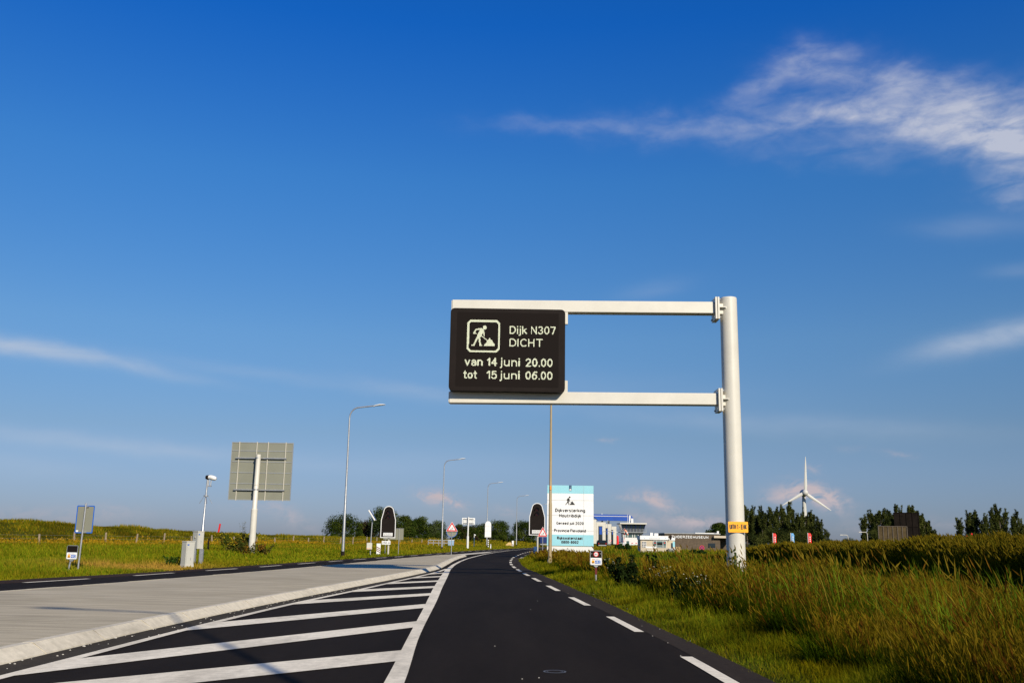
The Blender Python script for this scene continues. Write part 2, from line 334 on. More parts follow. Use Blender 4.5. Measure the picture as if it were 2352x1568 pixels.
# ------------------------------------------------------------------ road curves  x = f(y)
def curve(pts, win=6.):
    p = np.array(sorted((y, x) for x, y in pts)); ys = np.arange(-40, 420, .25)
    # linear extrapolation
    def ex(q):
        v = np.interp(q, p[:, 0], p[:, 1]); s0 = (p[1, 1]-p[0, 1])/(p[1, 0]-p[0, 0]); s1 = (p[-1, 1]-p[-2, 1])/(p[-1, 0]-p[-2, 0])
        v = np.where(q < p[0, 0], p[0, 1]+(q-p[0, 0])*s0, v); return np.where(q > p[-1, 0], p[-1, 1]+(q-p[-1, 0])*s1, v)
    k = int(win/.25)//2*2+1; pad = ex(np.arange(-40-k//2*.25, 420+k//2*.25+.01, .25)); w = np.hanning(k+2)[1:-1]; w /= w.sum()
    sm = np.convolve(pad, w, 'valid')[:len(ys)]
    return lambda q: np.interp(q, ys, sm)
far = [(11.5, 200), (20, 240), (33, 290), (52, 350)]
off = lambda d: [(x+d, y) for x, y in far]
KT = curve([(-5.3, -10), (-5.28, 4), (-5.24, 10), (-5.16, 14), (-4.98, 17.5), (-4.68, 21.8), (-4.36, 26), (-3.85, 32), (-3.4, 38.5), (-3.2, 44), (-3.36, 53), (-3.5, 60), (-3.54, 68), (-3.38, 78), (-2.85, 86), (-2.1, 98)], 4)
NL = curve([(-4.9, -6), (-4.78, 6), (-4.66, 10.5), (-4.6, 14), (-4.33, 19.6), (-3.9, 24.5), (-3.55, 29.5), (-3.15, 35), (-2.86, 40), (-2.8, 44)], 4)
TL = curve([(-.55, -8), (-1.12, 9.3), (-1.26, 11.9), (-1.41, 14.9), (-1.61, 19), (-2.02, 26.7), (-2.37, 34.4), (-2.72, 42.5), (-2.9, 50), (-2.95, 58), (-2.9, 66), (-2.7, 74), (-2.28, 87), (-1.5, 101.5), (.1, 123), (2.4, 143), (5.2, 162)]+off(0.3), 5)
TR = curve([(-.3, -8), (-.93, 9.3), (-1.18, 13.1), (-1.31, 16.1), (-1.51, 21), (-1.78, 26.6), (-2.12, 34.4), (-2.5, 42.5), (-2.72, 50), (-2.8, 58), (-2.76, 66), (-2.55, 74), (-2.13, 87), (-1.35, 101.5), (.25, 123), (2.55, 143), (5.35, 162)]+off(0.45), 5)
RD = curve([(2.5, -8), (2.03, 11.7), (1.74, 17.7), (1.42, 23.3), (1.1, 29.1), (.8, 34.8), (.54, 39.7), (.32, 44.6), (.15, 49.4), (.06, 54.6), (.05, 59), (.1, 65), (.22, 72), (.5, 79), (.78, 86), (1.02, 91), (1.43, 99), (2.69, 119), (4.2, 134), (6.9, 155)]+off(3.2), 5)
XR = curve([(3.0, -8), (2.55, 11.7), (2.36, 15.6), (2.2, 20.6), (1.88, 26.7), (1.6, 32.3), (1.2, 40), (.85, 46), (.7, 54), (.68, 62), (.78, 70), (1.1, 78), (1.7, 88), (2.2, 99), (3.5, 119), (5.0, 134), (7.7, 155)]+off(4.0), 5)
ILx = curve([(-15, 0), (-11.3, 14), (-10.37, 20.2), (-9.82, 23.5), (-8.94, 30.3), (-7.9, 40), (-7.1, 49.5), (-6.21, 62), (-5.35, 71), (-4.9, 75), (-4.0, 88), (-3.2, 98)], 6)
LD = curve([(-17.5, 4), (-13.9, 20), (-12.7, 26.5), (-12.16, 29.1), (-11.59, 34.7), (-10.88, 39.8), (-10.14, 48), (-9.14, 59), (-8.23, 67), (-7.2, 77), (-6.4, 83.5), (-5.85, 90), (-5.1, 100), (-4.0, 111), (-2.9, 120), (-1.8, 130), (.0, 141), (3.44, 164)]+off(-3.2), 6)
XL = curve([(-19, 4), (-15.2, 20), (-13.91, 27), (-12.66, 33.5), (-11.7, 42), (-10.9, 50), (-9.9, 59), (-8.95, 67), (-7.9, 77), (-7.2, 84), (-5.75, 101), (-4.5, 112), (-2.7, 128), (.1, 148), (3.2, 168)]+off(-4.2), 6)
LL = curve([(-4.48, 78), (-3.96, 88), (-3.25, 96.5), (-2.4, 104), (-1.2, 117), (.0, 124)], 4)
XT = curve([(4.1, 0), (4.1, 16), (4.3, 24), (4.1, 30), (3.5, 36), (2.9, 44), (2.5, 52), (2.3, 60), (2.5, 70), (3.4, 80), (5.5, 90), (9, 110), (14, 140)], 4)
XF = curve([(-61.4, 20), (-42.6, 80), (-16, 165), (-6, 200), (14, 260)], 10)       # pasture fence line
HC = lambda y: np.interp(y, [20, 60, 92, 100, 107, 117, 128, 135, 150, 170, 220, 300], [2.4, 2.4, 2.25, 2.05, 1.8, 1.6, 1.4, 1.25, 1.08, 1.05, .9, .3])
def terrain(x, y):
    x = np.asarray(x, float); y = np.asarray(y, float); yy = np.clip(y, -39, 400)
    xl = XL(yy); xr = XR(yy); z = np.full(np.broadcast(x, y).shape, -.05)
    dl = xl-x; z = z+sst(.05, .5, dl)*.045+sst(1, 14, dl)*.13*(y < 400)
    d = (XF(yy)-x)*.95; z = z+sst(0, 11, d)*HC(yy)*(1+.10*(vnoise(x, y, 9)-.5))
    dr = x-xr; z = z+sst(.05, .6, dr)*.055+sst(.6, 3.5, dr)*.08
    z = z-.30*sst(9.6, 11.2, x)*sst(14.6, 12.8, x)*sst(85, 60, y)
    hb = np.interp(y, [0, 27, 45, 70, 90], [.48, .44, .27, .05, 0])
    z = z+hb*sst(13.2, 15.8, x)
    z = z+.05*(vnoise(x, y, 4)-.5)*np.maximum(sst(1, 5, dl), sst(1, 5, dr))
    return z
def gz(x, y): return float(terrain(np.array([x]), np.array([y]))[0])

# ------------------------------------------------------------------ ground sheet
def axis(lo, hi, fine0, fine1, step):
    a = list(np.arange(fine0, fine1+.01, step)); g = step
    while a[-1] < hi: g *= 1.22; a.append(a[-1]+g)
    g = step
    while a[0] > lo: g *= 1.22; a.insert(0, a[0]-g)
    return np.array(a)
xs = axis(-6000, 6000, -62, 34, .55); ysx = axis(-600, 8000, 2, 190, 1.1)
gx, gy = np.meshgrid(xs, ysx); gzv = terrain(gx, gy)
V = np.stack([gx, gy, gzv], -1).reshape(-1, 3); nx, ny = len(xs), len(ysx)
i, j = np.meshgrid(np.arange(nx-1), np.arange(ny-1)); b0 = (j*nx+i).ravel(); Q = np.stack([b0, b0+1, b0+nx+1, b0+nx], 1)
gm = bpy.data.materials.new('soil_and_turf'); gm.use_nodes = True
def _gm():
    nt = gm.node_tree; b = nt.nodes['Principled BSDF']; b.inputs['Roughness'].default_value = 1; b.inputs['Specular IOR Level'].default_value = 0
    tc = nt.nodes.new('ShaderNodeTexCoord')
    def nz(s, d=6):
        n = nt.nodes.new('ShaderNodeTexNoise'); n.inputs['Scale'].default_value = s; n.inputs['Detail'].default_value = d; n.inputs['Roughness'].default_value = .7
        nt.links.new(tc.outputs['Object'], n.inputs['Vector']); return n.outputs[0]
    r = nt.nodes.new('ShaderNodeValToRGB'); e = r.color_ramp.elements; e[0].position = .33; e[0].color = (.030, .036, .006, 1); e[1].position = .68; e[1].color = (.125, .10, .018, 1)
    k = e.new(.5); k.color = (.060, .066, .009, 1); nt.links.new(nz(.35, 9), r.inputs[0])
    mx = nt.nodes.new('ShaderNodeMix'); mx.data_type = 'RGBA'; mx.blend_type = 'MULTIPLY'; mx.inputs[0].default_value = .8
    r2 = nt.nodes.new('ShaderNodeValToRGB'); r2.color_ramp.elements[0].position = .35; r2.color_ramp.elements[0].color = (.35, .35, .35, 1); r2.color_ramp.elements[1].position = .65; r2.color_ramp.elements[1].color = (1.2, 1.2, 1.2, 1)
    nt.links.new(nz(7, 8), r2.inputs[0]); nt.links.new(r.outputs[0], mx.inputs[6]); nt.links.new(r2.outputs[0], mx.inputs[7]); nt.links.new(mx.outputs[2], b.inputs['Base Color'])
_gm()
o = struct(arr_mesh('ground', V, Q, np.zeros((0, 3), int), gm)); o['label'] = 'grassy ground around the road'
for p in o.data.polygons: p.use_smooth = True

# ------------------------------------------------------------------ roads
def road_mat(name, base, light, spots=.0, rough=.9, grain=.38, scuff=0, bump=.35):
    m = bpy.data.materials.new(name); m.use_nodes = True; nt = m.node_tree; b = nt.nodes['Principled BSDF']; b.inputs['Roughness'].default_value = rough; b.inputs['Specular IOR Level'].default_value = .04
    tc = nt.nodes.new('ShaderNodeTexCoord')
    def nz(s, d=5, sx=1, sy=1):
        mp = nt.nodes.new('ShaderNodeMapping'); mp.inputs['Scale'].default_value = (sx, sy, 1); nt.links.new(tc.outputs['Object'], mp.inputs[0])
        n = nt.nodes.new('ShaderNodeTexNoise'); n.inputs['Scale'].default_value = s; n.inputs['Detail'].default_value = d; n.inputs['Roughness'].default_value = .65; nt.links.new(mp.outputs[0], n.inputs['Vector']); return n.outputs[0]
    def ramp(src, p0, c0, p1, c1):
        r = nt.nodes.new('ShaderNodeValToRGB'); r.color_ramp.elements[0].position = p0; r.color_ramp.elements[1].position = p1; r.color_ramp.elements[0].color = (*c0, 1); r.color_ramp.elements[1].color = (*c1, 1); nt.links.new(src, r.inputs[0]); return r.outputs[0]
    def mul(a, bb, t='MULTIPLY', f=1):
        x = nt.nodes.new('ShaderNodeMix'); x.data_type = 'RGBA'; x.blend_type = t; x.inputs[0].default_value = f; nt.links.new(a, x.inputs[6]); nt.links.new(bb, x.inputs[7]); return x.outputs[2]
    c = ramp(nz(.5, 6, 1.6, .22), .3, base, .75, light)                    # long wheel-track wear
    c = mul(c, ramp(nz(95, 3), .3, (1-grain,)*3, .7, (1+grain,)*3))                 # stone grain
    c = mul(c, ramp(nz(9, 5), .3, (.85,)*3, .7, (1.15,)*3))
    if scuff: c = mul(c, ramp(nz(1.3, 9, 1, .35), .36, (1-scuff, 1-scuff, 1-scuff), .52, (1, 1, 1)))
    if spots: c = mul(c, ramp(nz(45, 1), .74, (0, 0, 0), .80, (spots,)*3), 'ADD')
    nt.links.new(c, b.inputs['Base Color'])
    bp = nt.nodes.new('ShaderNodeBump'); bp.inputs['Strength'].default_value = bump; bp.inputs['Distance'].default_value = .006; nt.links.new(nz(120, 2), bp.inputs['Height']); nt.links.new(bp.outputs[0], b.inputs['Normal'])
    return m
ASPH = road_mat('fresh_asphalt', (.0122, .0089, .0063), (.0235, .0175, .0128), .012)
ASPH2 = road_mat('older_asphalt', (.029, .0215, .0155), (.043, .0325, .024), .016)
BROWN = road_mat('brown_shoulder_asphalt', (.030, .0185, .0122), (.047, .030, .020), .014)
GUT = road_mat('gritty_gutter', (.040, .033, .024), (.075, .063, .046), .06)
PAINT = road_mat('worn_road_paint', (.68, .60, .455), (.84, .755, .585), 0, grain=.10, scuff=.25, bump=.1)
ISL = road_mat('brushed_concrete', (.38, .335, .25), (.48, .425, .325), 0, .9, .12)
KERB = road_mat('kerb_concrete', (.52, .46, .345), (.66, .59, .455), 0, .9, .07, .15, .06)
def strip(name, fa, fb, y0, y1, z, m, step=1.0, n=1, gaps=None):
    ys = np.arange(y0, y1+.01, step); a = fa(ys); b = fb(ys); V = []
    for k in range(n+1): V.append(np.stack([a+(b-a)*k/n, ys, np.full_like(ys, z)], -1))
    V = np.stack(V, 1).reshape(-1, 3); m_ = n+1; Q = []
    for q in range(len(ys)-1):
        for k in range(n): Q.append((q*m_+k, q*m_+k+1, (q+1)*m_+k+1, (q+1)*m_+k))
    return V, np.array(Q)
def merge(parts):
    V = []; Q = []; n = 0
    for v, q in parts: V.append(v); Q.append(q+n); n += len(v)
    return np.concatenate(V), np.concatenate(Q)
NOT = np.zeros((0, 3), int)
plus = lambda f, d: (lambda y: f(y)+d)
# one carriageway sheet, then thinner sheets 4 mm above
o = struct(arr_mesh('road', *merge([strip('', XL, XR, -30, 330, 0, None, 1, 2)]), NOT, ASPH)); o['label'] = 'dark asphalt road bending right'
o = struct(arr_mesh('road_shoulder', *merge([strip('', plus(RD, .17), XR, -30, 120, .004, None, 1)]), NOT, ASPH2)); o['label'] = 'older asphalt strip along the right edge'
o = struct(arr_mesh('road_shoulder', *merge([strip('', XL, plus(LD, -.08), 4, 140, .004, None, 1)]), NOT, BROWN)); o['label'] = 'brown asphalt strip along the left edge'
o = struct(arr_mesh('road_gutter', *merge([strip('', plus(KT, .10), plus(NL, -.03), -10, 41, .004, None, .5)]), NOT, GUT)); o['label'] = 'gritty strip below the kerb'
# side road on the right
sv = [(.9, 79), (2.6, 78.2), (6.5, 78.5), (14, 80.5), (14, 88), (7, 88.2), (3.5, 93), (2.4, 100), (1.3, 92)]
mb = MB(); mb.add([(x, y, .008) for x, y in sv], [tuple(range(len(sv)))]); struct(mb.build('side_road', ASPH2))
mb = MB(); sv = [(.78, 70.2), (1.25, 70.6), (2.1, 77.9), (1.5, 79.4), (1.0, 77)]; mb.add([(x, y, .012) for x, y in sv], [tuple(range(len(sv)))]); struct(mb.build('pavement', ISL))
# traffic island
ys = np.arange(-10, 76.01, .5)
KTi = plus(KT, -.12)
parts = []
def isl():
    a = plus(ILx, .10); V = []; n = 6
    for k in range(n+1): V.append(np.stack([a(ys)+(KTi(ys)-a(ys))*k/n, ys, np.full_like(ys, .118)+.02*math.sin(math.pi*k/n)], -1))
    V = np.stack(V, 1).reshape(-1, 3); m_ = n+1
    return V, np.array([(q*m_+k, q*m_+k+1, (q+1)*m_+k+1, (q+1)*m_+k) for q in range(len(ys)-1) for k in range(n)])
def isl_mat():
    m = bpy.data.materials.new('island_concrete'); m.use_nodes = True; nt = m.node_tree; b = nt.nodes['Principled BSDF']; b.inputs['Roughness'].default_value = .9; b.inputs['Specular IOR Level'].default_value = .15
    tc = nt.nodes.new('ShaderNodeTexCoord')
    def nz(s, d, sx, sy):
        mp = nt.nodes.new('ShaderNodeMapping'); mp.inputs['Scale'].default_value = (sx, sy, 1); mp.inputs['Rotation'].default_value = (0, 0, .12); nt.links.new(tc.outputs['Object'], mp.inputs[0])
        n = nt.nodes.new('ShaderNodeTexNoise'); n.inputs['Scale'].default_value = s; n.inputs['Detail'].default_value = d; n.inputs['Roughness'].default_value = .6; nt.links.new(mp.outputs[0], n.inputs['Vector']); return n.outputs[0]
    def ramp(src, p0, c0, p1, c1):
        r = nt.nodes.new('ShaderNodeValToRGB'); r.color_ramp.elements[0].position = p0; r.color_ramp.elements[1].position = p1; r.color_ramp.elements[0].color = (*c0, 1); r.color_ramp.elements[1].color = (*c1, 1); nt.links.new(src, r.inputs[0]); return r.outputs[0]
    def mul(a, bb):
        x = nt.nodes.new('ShaderNodeMix'); x.data_type = 'RGBA'; x.blend_type = 'MULTIPLY'; x.inputs[0].default_value = 1; nt.links.new(a, x.inputs[6]); nt.links.new(bb, x.inputs[7]); return x.outputs[2]
    c = ramp(nz(.35, 5, 1, 1), .3, (.385, .325, .215), .7, (.47, .40, .275))
    c = mul(c, ramp(nz(6, 6, .10, 1.5), (.34), (.72,)*3, .66, (1.16,)*3))     # brush marks across
    c = mul(c, ramp(nz(60, 2, 1, 1), .3, (.9,)*3, .7, (1.1,)*3)); nt.links.new(c, b.inputs['Base Color']); return m
o = struct(arr_mesh('traffic_island', *isl(), NOT, isl_mat())); o['label'] = 'pale concrete traffic island between the carriageways'
# kerb of separate stones
def kerb(fo, side, y0, y1, mat_, name, face=.15, top=.12, h=.125, stone=1.0):
    V = []; Q = []; y = y0; r = random.Random(3)
    while y < y1:
        e = min(y+stone, y1); q = np.linspace(y+.009, e-.009, 4); dz = r.uniform(-.004, .004)
        prof = [(side*face, -.01), (side*(face-.012), .02), (side*.012, h-.012+dz), (0, h+dz), (-side*top, h+dz), (-side*top, -.01)]
        n0 = sum(len(v) for v in V); pp = len(prof)
        V.append(np.array([(fo(t)+px_, t, pz_) for t in q for px_, pz_ in prof]))
        for k in range(3):
            for m_ in range(pp-1):
                a = (n0+k*pp+m_, n0+k*pp+m_+1, n0+(k+1)*pp+m_+1, n0+(k+1)*pp+m_); Q.append(a if side < 0 else a[::-1])
        for k, rev in ((0, 0), (3, 1)):
            for tri in ((0, 1, 2, 3), (0, 3, 4, 5)): t_ = tuple(n0+k*pp+x for x in tri); Q.append(t_[::-1] if rev else t_)
        y = e
    return np.concatenate(V), np.array(Q)
vA, qA = kerb(KT, 1, -10, 76, KERB, 'kerb', stone=1.5, face=.17, top=.115)
vB, qB = kerb(plus(ILx, .0), -1, -10, 76, KERB, 'kerb', face=.04, top=.10, stone=1.0)
o = struct(arr_mesh('kerb', vA, qA, NOT, KERB)); o['label'] = 'pale sloping kerbstones beside the hatched area'
o = struct(arr_mesh('kerb', vB, qB, NOT, ISL)); o['label'] = 'low kerb along the far side of the island'
# joint filler below the stone gaps
def filler():
    q = np.arange(-10, 76.01, .5); V = []; pr = [(.158, -.01), (.02, .098), (-.1, .112)]
    V = np.array([(KT(t)+a, t, b) for t in q for a, b in pr]); return V, np.array([(k*3+m_, (k+1)*3+m_, (k+1)*3+m_+1, k*3+m_+1) for k in range(len(q)-1) for m_ in range(2)])
struct(arr_mesh('kerb_bedding', *filler(), NOT, GUT))
# tapering nose beyond the island
nz_y = np.arange(76, 103.1, 1.); a_ = np.minimum(plus(ILx, .25)(nz_y), KT(nz_y)-.05); b_ = KT(nz_y)+.1
Vn = np.concatenate([np.stack([a_, nz_y, .02+.08*np.clip((96-nz_y)/20, 0, 1)], -1), np.stack([b_, nz_y, .02+.08*np.clip((96-nz_y)/20, 0, 1)], -1)]); kk = len(nz_y)
struct(arr_mesh('island_nose', Vn, np.array([(k, k+kk, k+1+kk, k+1) for k in range(kk-1)]), NOT, KERB))
# painted markings
P = []
P.append(strip('', TL, TR, -10, 300, .008, None, 1))
P.append(strip('', NL, plus(NL, .13), -8, 43.5, .009, None, .5))
P.append(strip('', plus(LL, -.06), plus(LL, .08), 78, 124, .009, None, 1))
ydash = [11.7, 17.6, 23.35, 29.05, 34.7, 39.7, 44.6, 49.5, 54.6, 59.4, 64.8, 70.2, 75.6]
ydash = [-6, 0, 5.8]+ydash+[75.6+5.7*k for k in range(1, 14)]
for y in ydash: P.append(strip('', RD, plus(RD, .145), y-2.85, y, .009, None, .475))     # far end at y
y = 26.5-2*5.6
while y < 300: P.append(strip('', plus(LD, -.06), plus(LD, .10), y, y+2.75, .009, None, .55)); y += 5.38
# hatch bars: (left y on NL, right y near/far on TL)
def bar(yl0, yl1, yr0, yr1, z=.0075):
    n = 14; V = []
    for k in range(n+1):
        t = k/n; x0 = NL(yl0)+(TL(yr0)-NL(yl0))*t; x1 = NL(yl1)+(TL(yr1)-NL(yl1))*t
        V += [(x0+.05*(1-t), yl0+(yr0-yl0)*t, z), (x1+.05*(1-t), yl1+(yr1-yl1)*t, z)]
    return np.array(V), np.array([(2*k, 2*k+2, 2*k+3, 2*k+1) for k in range(n)])
for b_ in [(1.0, 2.2, 3.2, 4.15), (4.9, 6.15, 7.05, 8.05), (4.9+2.1, 6.15+2.05, 10.85, 11.9), (9.2, 10.55, 14.9, 16.0), (13.75, 15.15, 19.05, 20.2), (19.3, 20.7, 23.15, 24.2), (24.0, 25.3, 26.7, 27.8), (28.3, 29.5, 30.6, 31.6), (32.6, 33.7, 34.3, 35.3), (36.3, 37.3, 37.9, 38.8)][2:]:
    P.append(bar(*b_))
P.append(bar(3.0, 4.2, 6.6, 7.6))
o = struct(arr_mesh('road_marking', *merge(P), NOT, PAINT)); o['label'] = 'white painted lines and hatching'
mb = MB(); mb.add([(1.35, 83.0, .014), (2.05, 83.1, .014), (2.1, 84.2, .014), (1.35, 84.1, .014)], [(0, 1, 2, 3)]); struct(mb.build('road_marking', PAINT))

# ------------------------------------------------------------------ GANTRY with LED sign (30 m away)
YG = 30.
gx0 = 6.96
gan = thing('sign_gantry', 'tall cream roadside gantry with two arms holding the black electronic message sign', 'gantry', (gx0, YG, 0))
mb = MB(); mb.tube([(0, 0, -.3), (0, 0, 4), (0, 0, 9.02)], [.288, .283, .27], 40)
mb.build('pole', 'cream', gan, smooth=True)
MB().tube([(0, 0, 9.02), (0, 0, 9.05), (0, 0, 9.075)], [.27, .26, .16], 40).build('pole_cap', 'cream', gan, smooth=True)
def beam(pyt, pyb, pxl, pxr):
    a = A(pxl, (pyt+pyb)/2, YG-.19); b = A(pxr, (pyt+pyb)/2, YG-.19); h = A(pxr, pyt, YG-.19)[2]-A(pxr, pyb, YG-.19)[2]
    zc = (a[2]+b[2])/2; o_ = MB()
    x0, x1 = a[0]-gx0, b[0]-gx0
    dz = (b[2]-a[2])/2*.5
    d = .19; V = [(x0, -d, zc-dz-h/2), (x1, -d, zc+dz-h/2), (x1, d, zc+dz-h/2), (x0, d, zc-dz-h/2), (x0, -d, zc-dz+h/2), (x1, -d, zc+dz+h/2), (x1, d, zc+dz+h/2), (x0, d, zc-dz+h/2)]
    o_.add(V, [(3, 2, 1, 0), (4, 5, 6, 7), (0, 1, 5, 4), (1, 2, 6, 5), (2, 3, 7, 6), (3, 0, 4, 7)])
    ob = o_.build('beam', 'cream', gan, bevel=.02)
    MB().box((x0-.012, 0, zc-dz), (.02, .34, h-.05)).build('end_cap', 'cream_dirty', ob)
    # flanges and gussets
    f = MB()
    f.box((x1+.035, 0, zc), (.06, .62, .72)).box((x1+.112, 0, zc), (.06, .62, .72))
    f.box((x1+.215, 0, zc), (.15, .34, .34))
    for zz in (.30, -.30): f.box((x1+.33, -.0, zc+zz*.0+ (0.005 if zz > 0 else -.005)), (.2, .5, .03)) if zz > 0 else None
    fo = f.build('flange', 'cream', gan, bevel=.006)
    bo = MB()
    for zz in (-.29, .29):
        for yy_ in (-.24, .24): MB().tube([(x1-.03, yy_, zc+zz), (x1+.19, yy_, zc+zz)], .028, 8).build('bolt', 'steel_grey', fo)
    g = MB(); zg = zc+.02; g.add([(x1+.14, -.3, zg), (gx0*0-.12, -.295, zg), (x1+.14, -.12, zg), (x1+.14, -.3, zg+.03), (-.12, -.295, zg+.03), (x1+.14, -.12, zg+.03)], [(0, 2, 1), (3, 4, 5), (0, 1, 4, 3), (1, 2, 5, 4), (2, 0, 3, 5)])
    g.build('gusset', 'cream', fo)
    return zc, h, x0, x1
bt = beam(690.2, 716.8, 1038.5, 1641); bb = beam(900, 926.8, 1031.8, 1648.5)
# display
YP = YG-.53
tl, tr_, bl_, br_ = A(1034.8, 709, YP), A(1298.2, 709, YP), A(1030.8, 898.6, YP), A(1297.8, 898.6, YP)
px0, px1 = (tl[0]+bl_[0])/2-gx0, (tr_[0]+br_[0])/2-gx0; pz0, pz1 = (bl_[2]+br_[2])/2, (tl[2]+tr_[2])/2
yf = YP-YG
disp = MB().prism(rrect(px0, pz0, px1, pz1, .13), yf, yf+.30).build('display_panel', 'black', gan)
MB().ring(rrect(px0+.035, pz0+.035, px1-.035, pz1-.035, .11), rrect(px0+.2, pz0+.13, px1-.2, pz1-.13, .02), yf-.004).build('bezel', 'black', disp)
MB().flat(rrect(px0+.21, pz0+.14, px1-.21, pz1-.14, .02), yf-.003).build('led_screen', 'blackmatt', disp)
rl = MB()
zt_, zb_ = bt[0]-bt[1]/2, bb[0]+bb[1]/2
for xx in (px1+.03, px0+.35): rl.box((xx, -.21, (bt[0]+bb[0])/2), (.13, .02, bt[0]-bb[0]-.5))
rl2 = MB()
for zz in (bt[0]-bt[1]/2-.2, bb[0]+bb[1]/2+.16): MB().box((px1+.045, -.12, zz), (.12, .12, .40)).build('mounting_bracket', 'cream', gan, bevel=.01)
rb = MB().box(((px0+px1)/2, -.235, (bt[0]+bb[0])/2), (px1-px0-.5, .02, 2.0)).build('rear_housing', 'steel_grey', disp)
# LED dots
def led():
    sx = (px1-px0)/(960-91.5); sz = (pz1-pz0)/(780-160)
    X = lambda u: px0+(u-91.5-(0))*sx; Z = lambda v: pz1-(v-160)*sz
    pitch = 4.28; us = np.arange(140, 905, pitch); vs_ = np.arange(190, 750, pitch); gu, gv = np.meshgrid(us, vs_); pts = np.stack([gu.ravel(), gv.ravel()], 1); on = np.zeros(len(pts), bool)
    skew = (780-pts[:, 1])/620*6.5-3.2; q = pts.copy(); q[:, 0] = q[:, 0]+skew*.0
    def tri(a, b, c):
        d = lambda p, r: (q[:, 0]-r[0])*(p[1]-r[1])-(p[0]-r[0])*(q[:, 1]-r[1])
        s1, s2, s3 = d(a, b), d(b, c), d(c, a); return ~(((s1 < 0) | (s2 < 0) | (s3 < 0)) & ((s1 > 0) | (s2 > 0) | (s3 > 0)))
    def poly(p):
        nonlocal on
        ins = np.zeros(len(q), bool); n = len(p); k = n-1
        for m_ in range(n):
            (xa, ya), (xb, yb) = p[m_], p[k]
            c = ((ya > q[:, 1]) != (yb > q[:, 1])); ins ^= c & (q[:, 0] < (xb-xa)*(q[:, 1]-ya)/((yb-ya) or 1e-9)+xa); k = m_
        on |= ins
    def line(p0, p1, w):
        nonlocal on
        p0 = np.array(p0, float); p1 = np.array(p1, float); d = p1-p0; t = np.clip(((q-p0) @ d)/(d @ d), 0, 1); on |= np.linalg.norm(q-(p0+t[:, None]*d), axis=1) < w/2
    def text(s, x0, x1, base, cap, wt=.155):
        nonlocal on
        L, wd = strokes(s, wt); k = (x1-x0)/wd
        for l in L:
            for a, b in zip(l[:-1], l[1:]): line((x0+a[0]*k, base-a[1]*cap), (x0+b[0]*k, base-b[1]*cap), wt*cap)
    text('Dijk N307', 541, 889, 350, 60, .14); text('DICHT', 541, 792, 446, 60, .14)
    text('van', 207, 342, 594, 62, .16); text('14', 370, 451, 594, 62, .16); text('juni', 472, 621, 594, 62, .16); text('20.00', 664, 866, 594, 62, .16)
    text('tot', 200, 301, 690, 62, .16); text('15', 370, 451, 690, 62, .16); text('juni', 472, 621, 690, 62, .16); text('06.00', 664, 866, 690, 62, .16)
    fr = [(245, 247), (444, 247), (467, 270), (467, 468), (444, 492), (243, 492), (219, 468), (221, 270)]
    on_b = on.copy(); on[:] = False; poly(fr); outer = on.copy(); on[:] = False
    poly([(250, 264), (438, 264), (453, 277), (453, 462), (439, 477), (249, 477), (234, 461), (235, 278)]); inner = on.copy(); on = on_b | (outer & ~inner)
    line((352, 305), (352.1, 305), 30); line((330, 328), (312, 366), 30); line((326, 315), (286, 322), 11); line((286, 322), (270, 350), 10); line((270, 350), (288, 352), 8)
    line((342, 328), (349, 366), 10); line((302, 374), (288, 402), 14); line((288, 402), (272, 440), 12); line((257, 441), (272, 441), 9)
    line((312, 376), (315, 410), 13); line((315, 410), (323, 440), 12); line((316, 441), (332, 441), 9); line((322, 364), (376, 404), 6)
    poly([(346, 446), (431, 446), (428, 430), (416, 415), (408, 400), (398, 395), (390, 380), (382, 398), (372, 402), (368, 418), (356, 430)])
    p = q[on]; r = pitch*.345; mbv = []
    c = np.stack([X(p[:, 0]), np.full(len(p), yf-.007), Z(p[:, 1])], 1); rx, rz = r*sx, r*sz; offs = [(-.4, -1), (.4, -1), (1, -.4), (1, .4), (.4, 1), (-.4, 1), (-1, .4), (-1, -.4)]
    V = np.concatenate([c+np.array([a*rx, 0, b*rz]) for a, b in [(-1, -1), (1, -1), (1, 1), (-1, 1)]]); n = len(p); k = np.arange(n)
    arr_mesh('led_lettering', V, np.stack([k, k+n, k+2*n, k+3*n], 1), NOT, MT['led'], parent=disp)
led()
# yellow plate on the pole
a = A(1672.3, 1197, YG-.31); b = A(1718.5, 1222.5, YG-.31); x0, x1, z0, z1 = a[0]-gx0, b[0]-gx0, b[2], a[2]
pl = MB().prism(rrect(x0, z0, x1, z1, .02), -.315, -.305).build('name_plate', 'yellow', gan)
mb = MB(); put_text(mb, 'UITH 1 - ENK', x0+.045, x1-.045, z0+.095, .15, -.319, bold=.02); mb.build('lettering', 'ink', pl)
MB().tube([(0, 0, z0+.05), (0, 0, z0+.075)], .292, 32).tube([(0, 0, z1-.075), (0, 0, z1-.05)], .292, 32).build('strap', 'galv', pl)

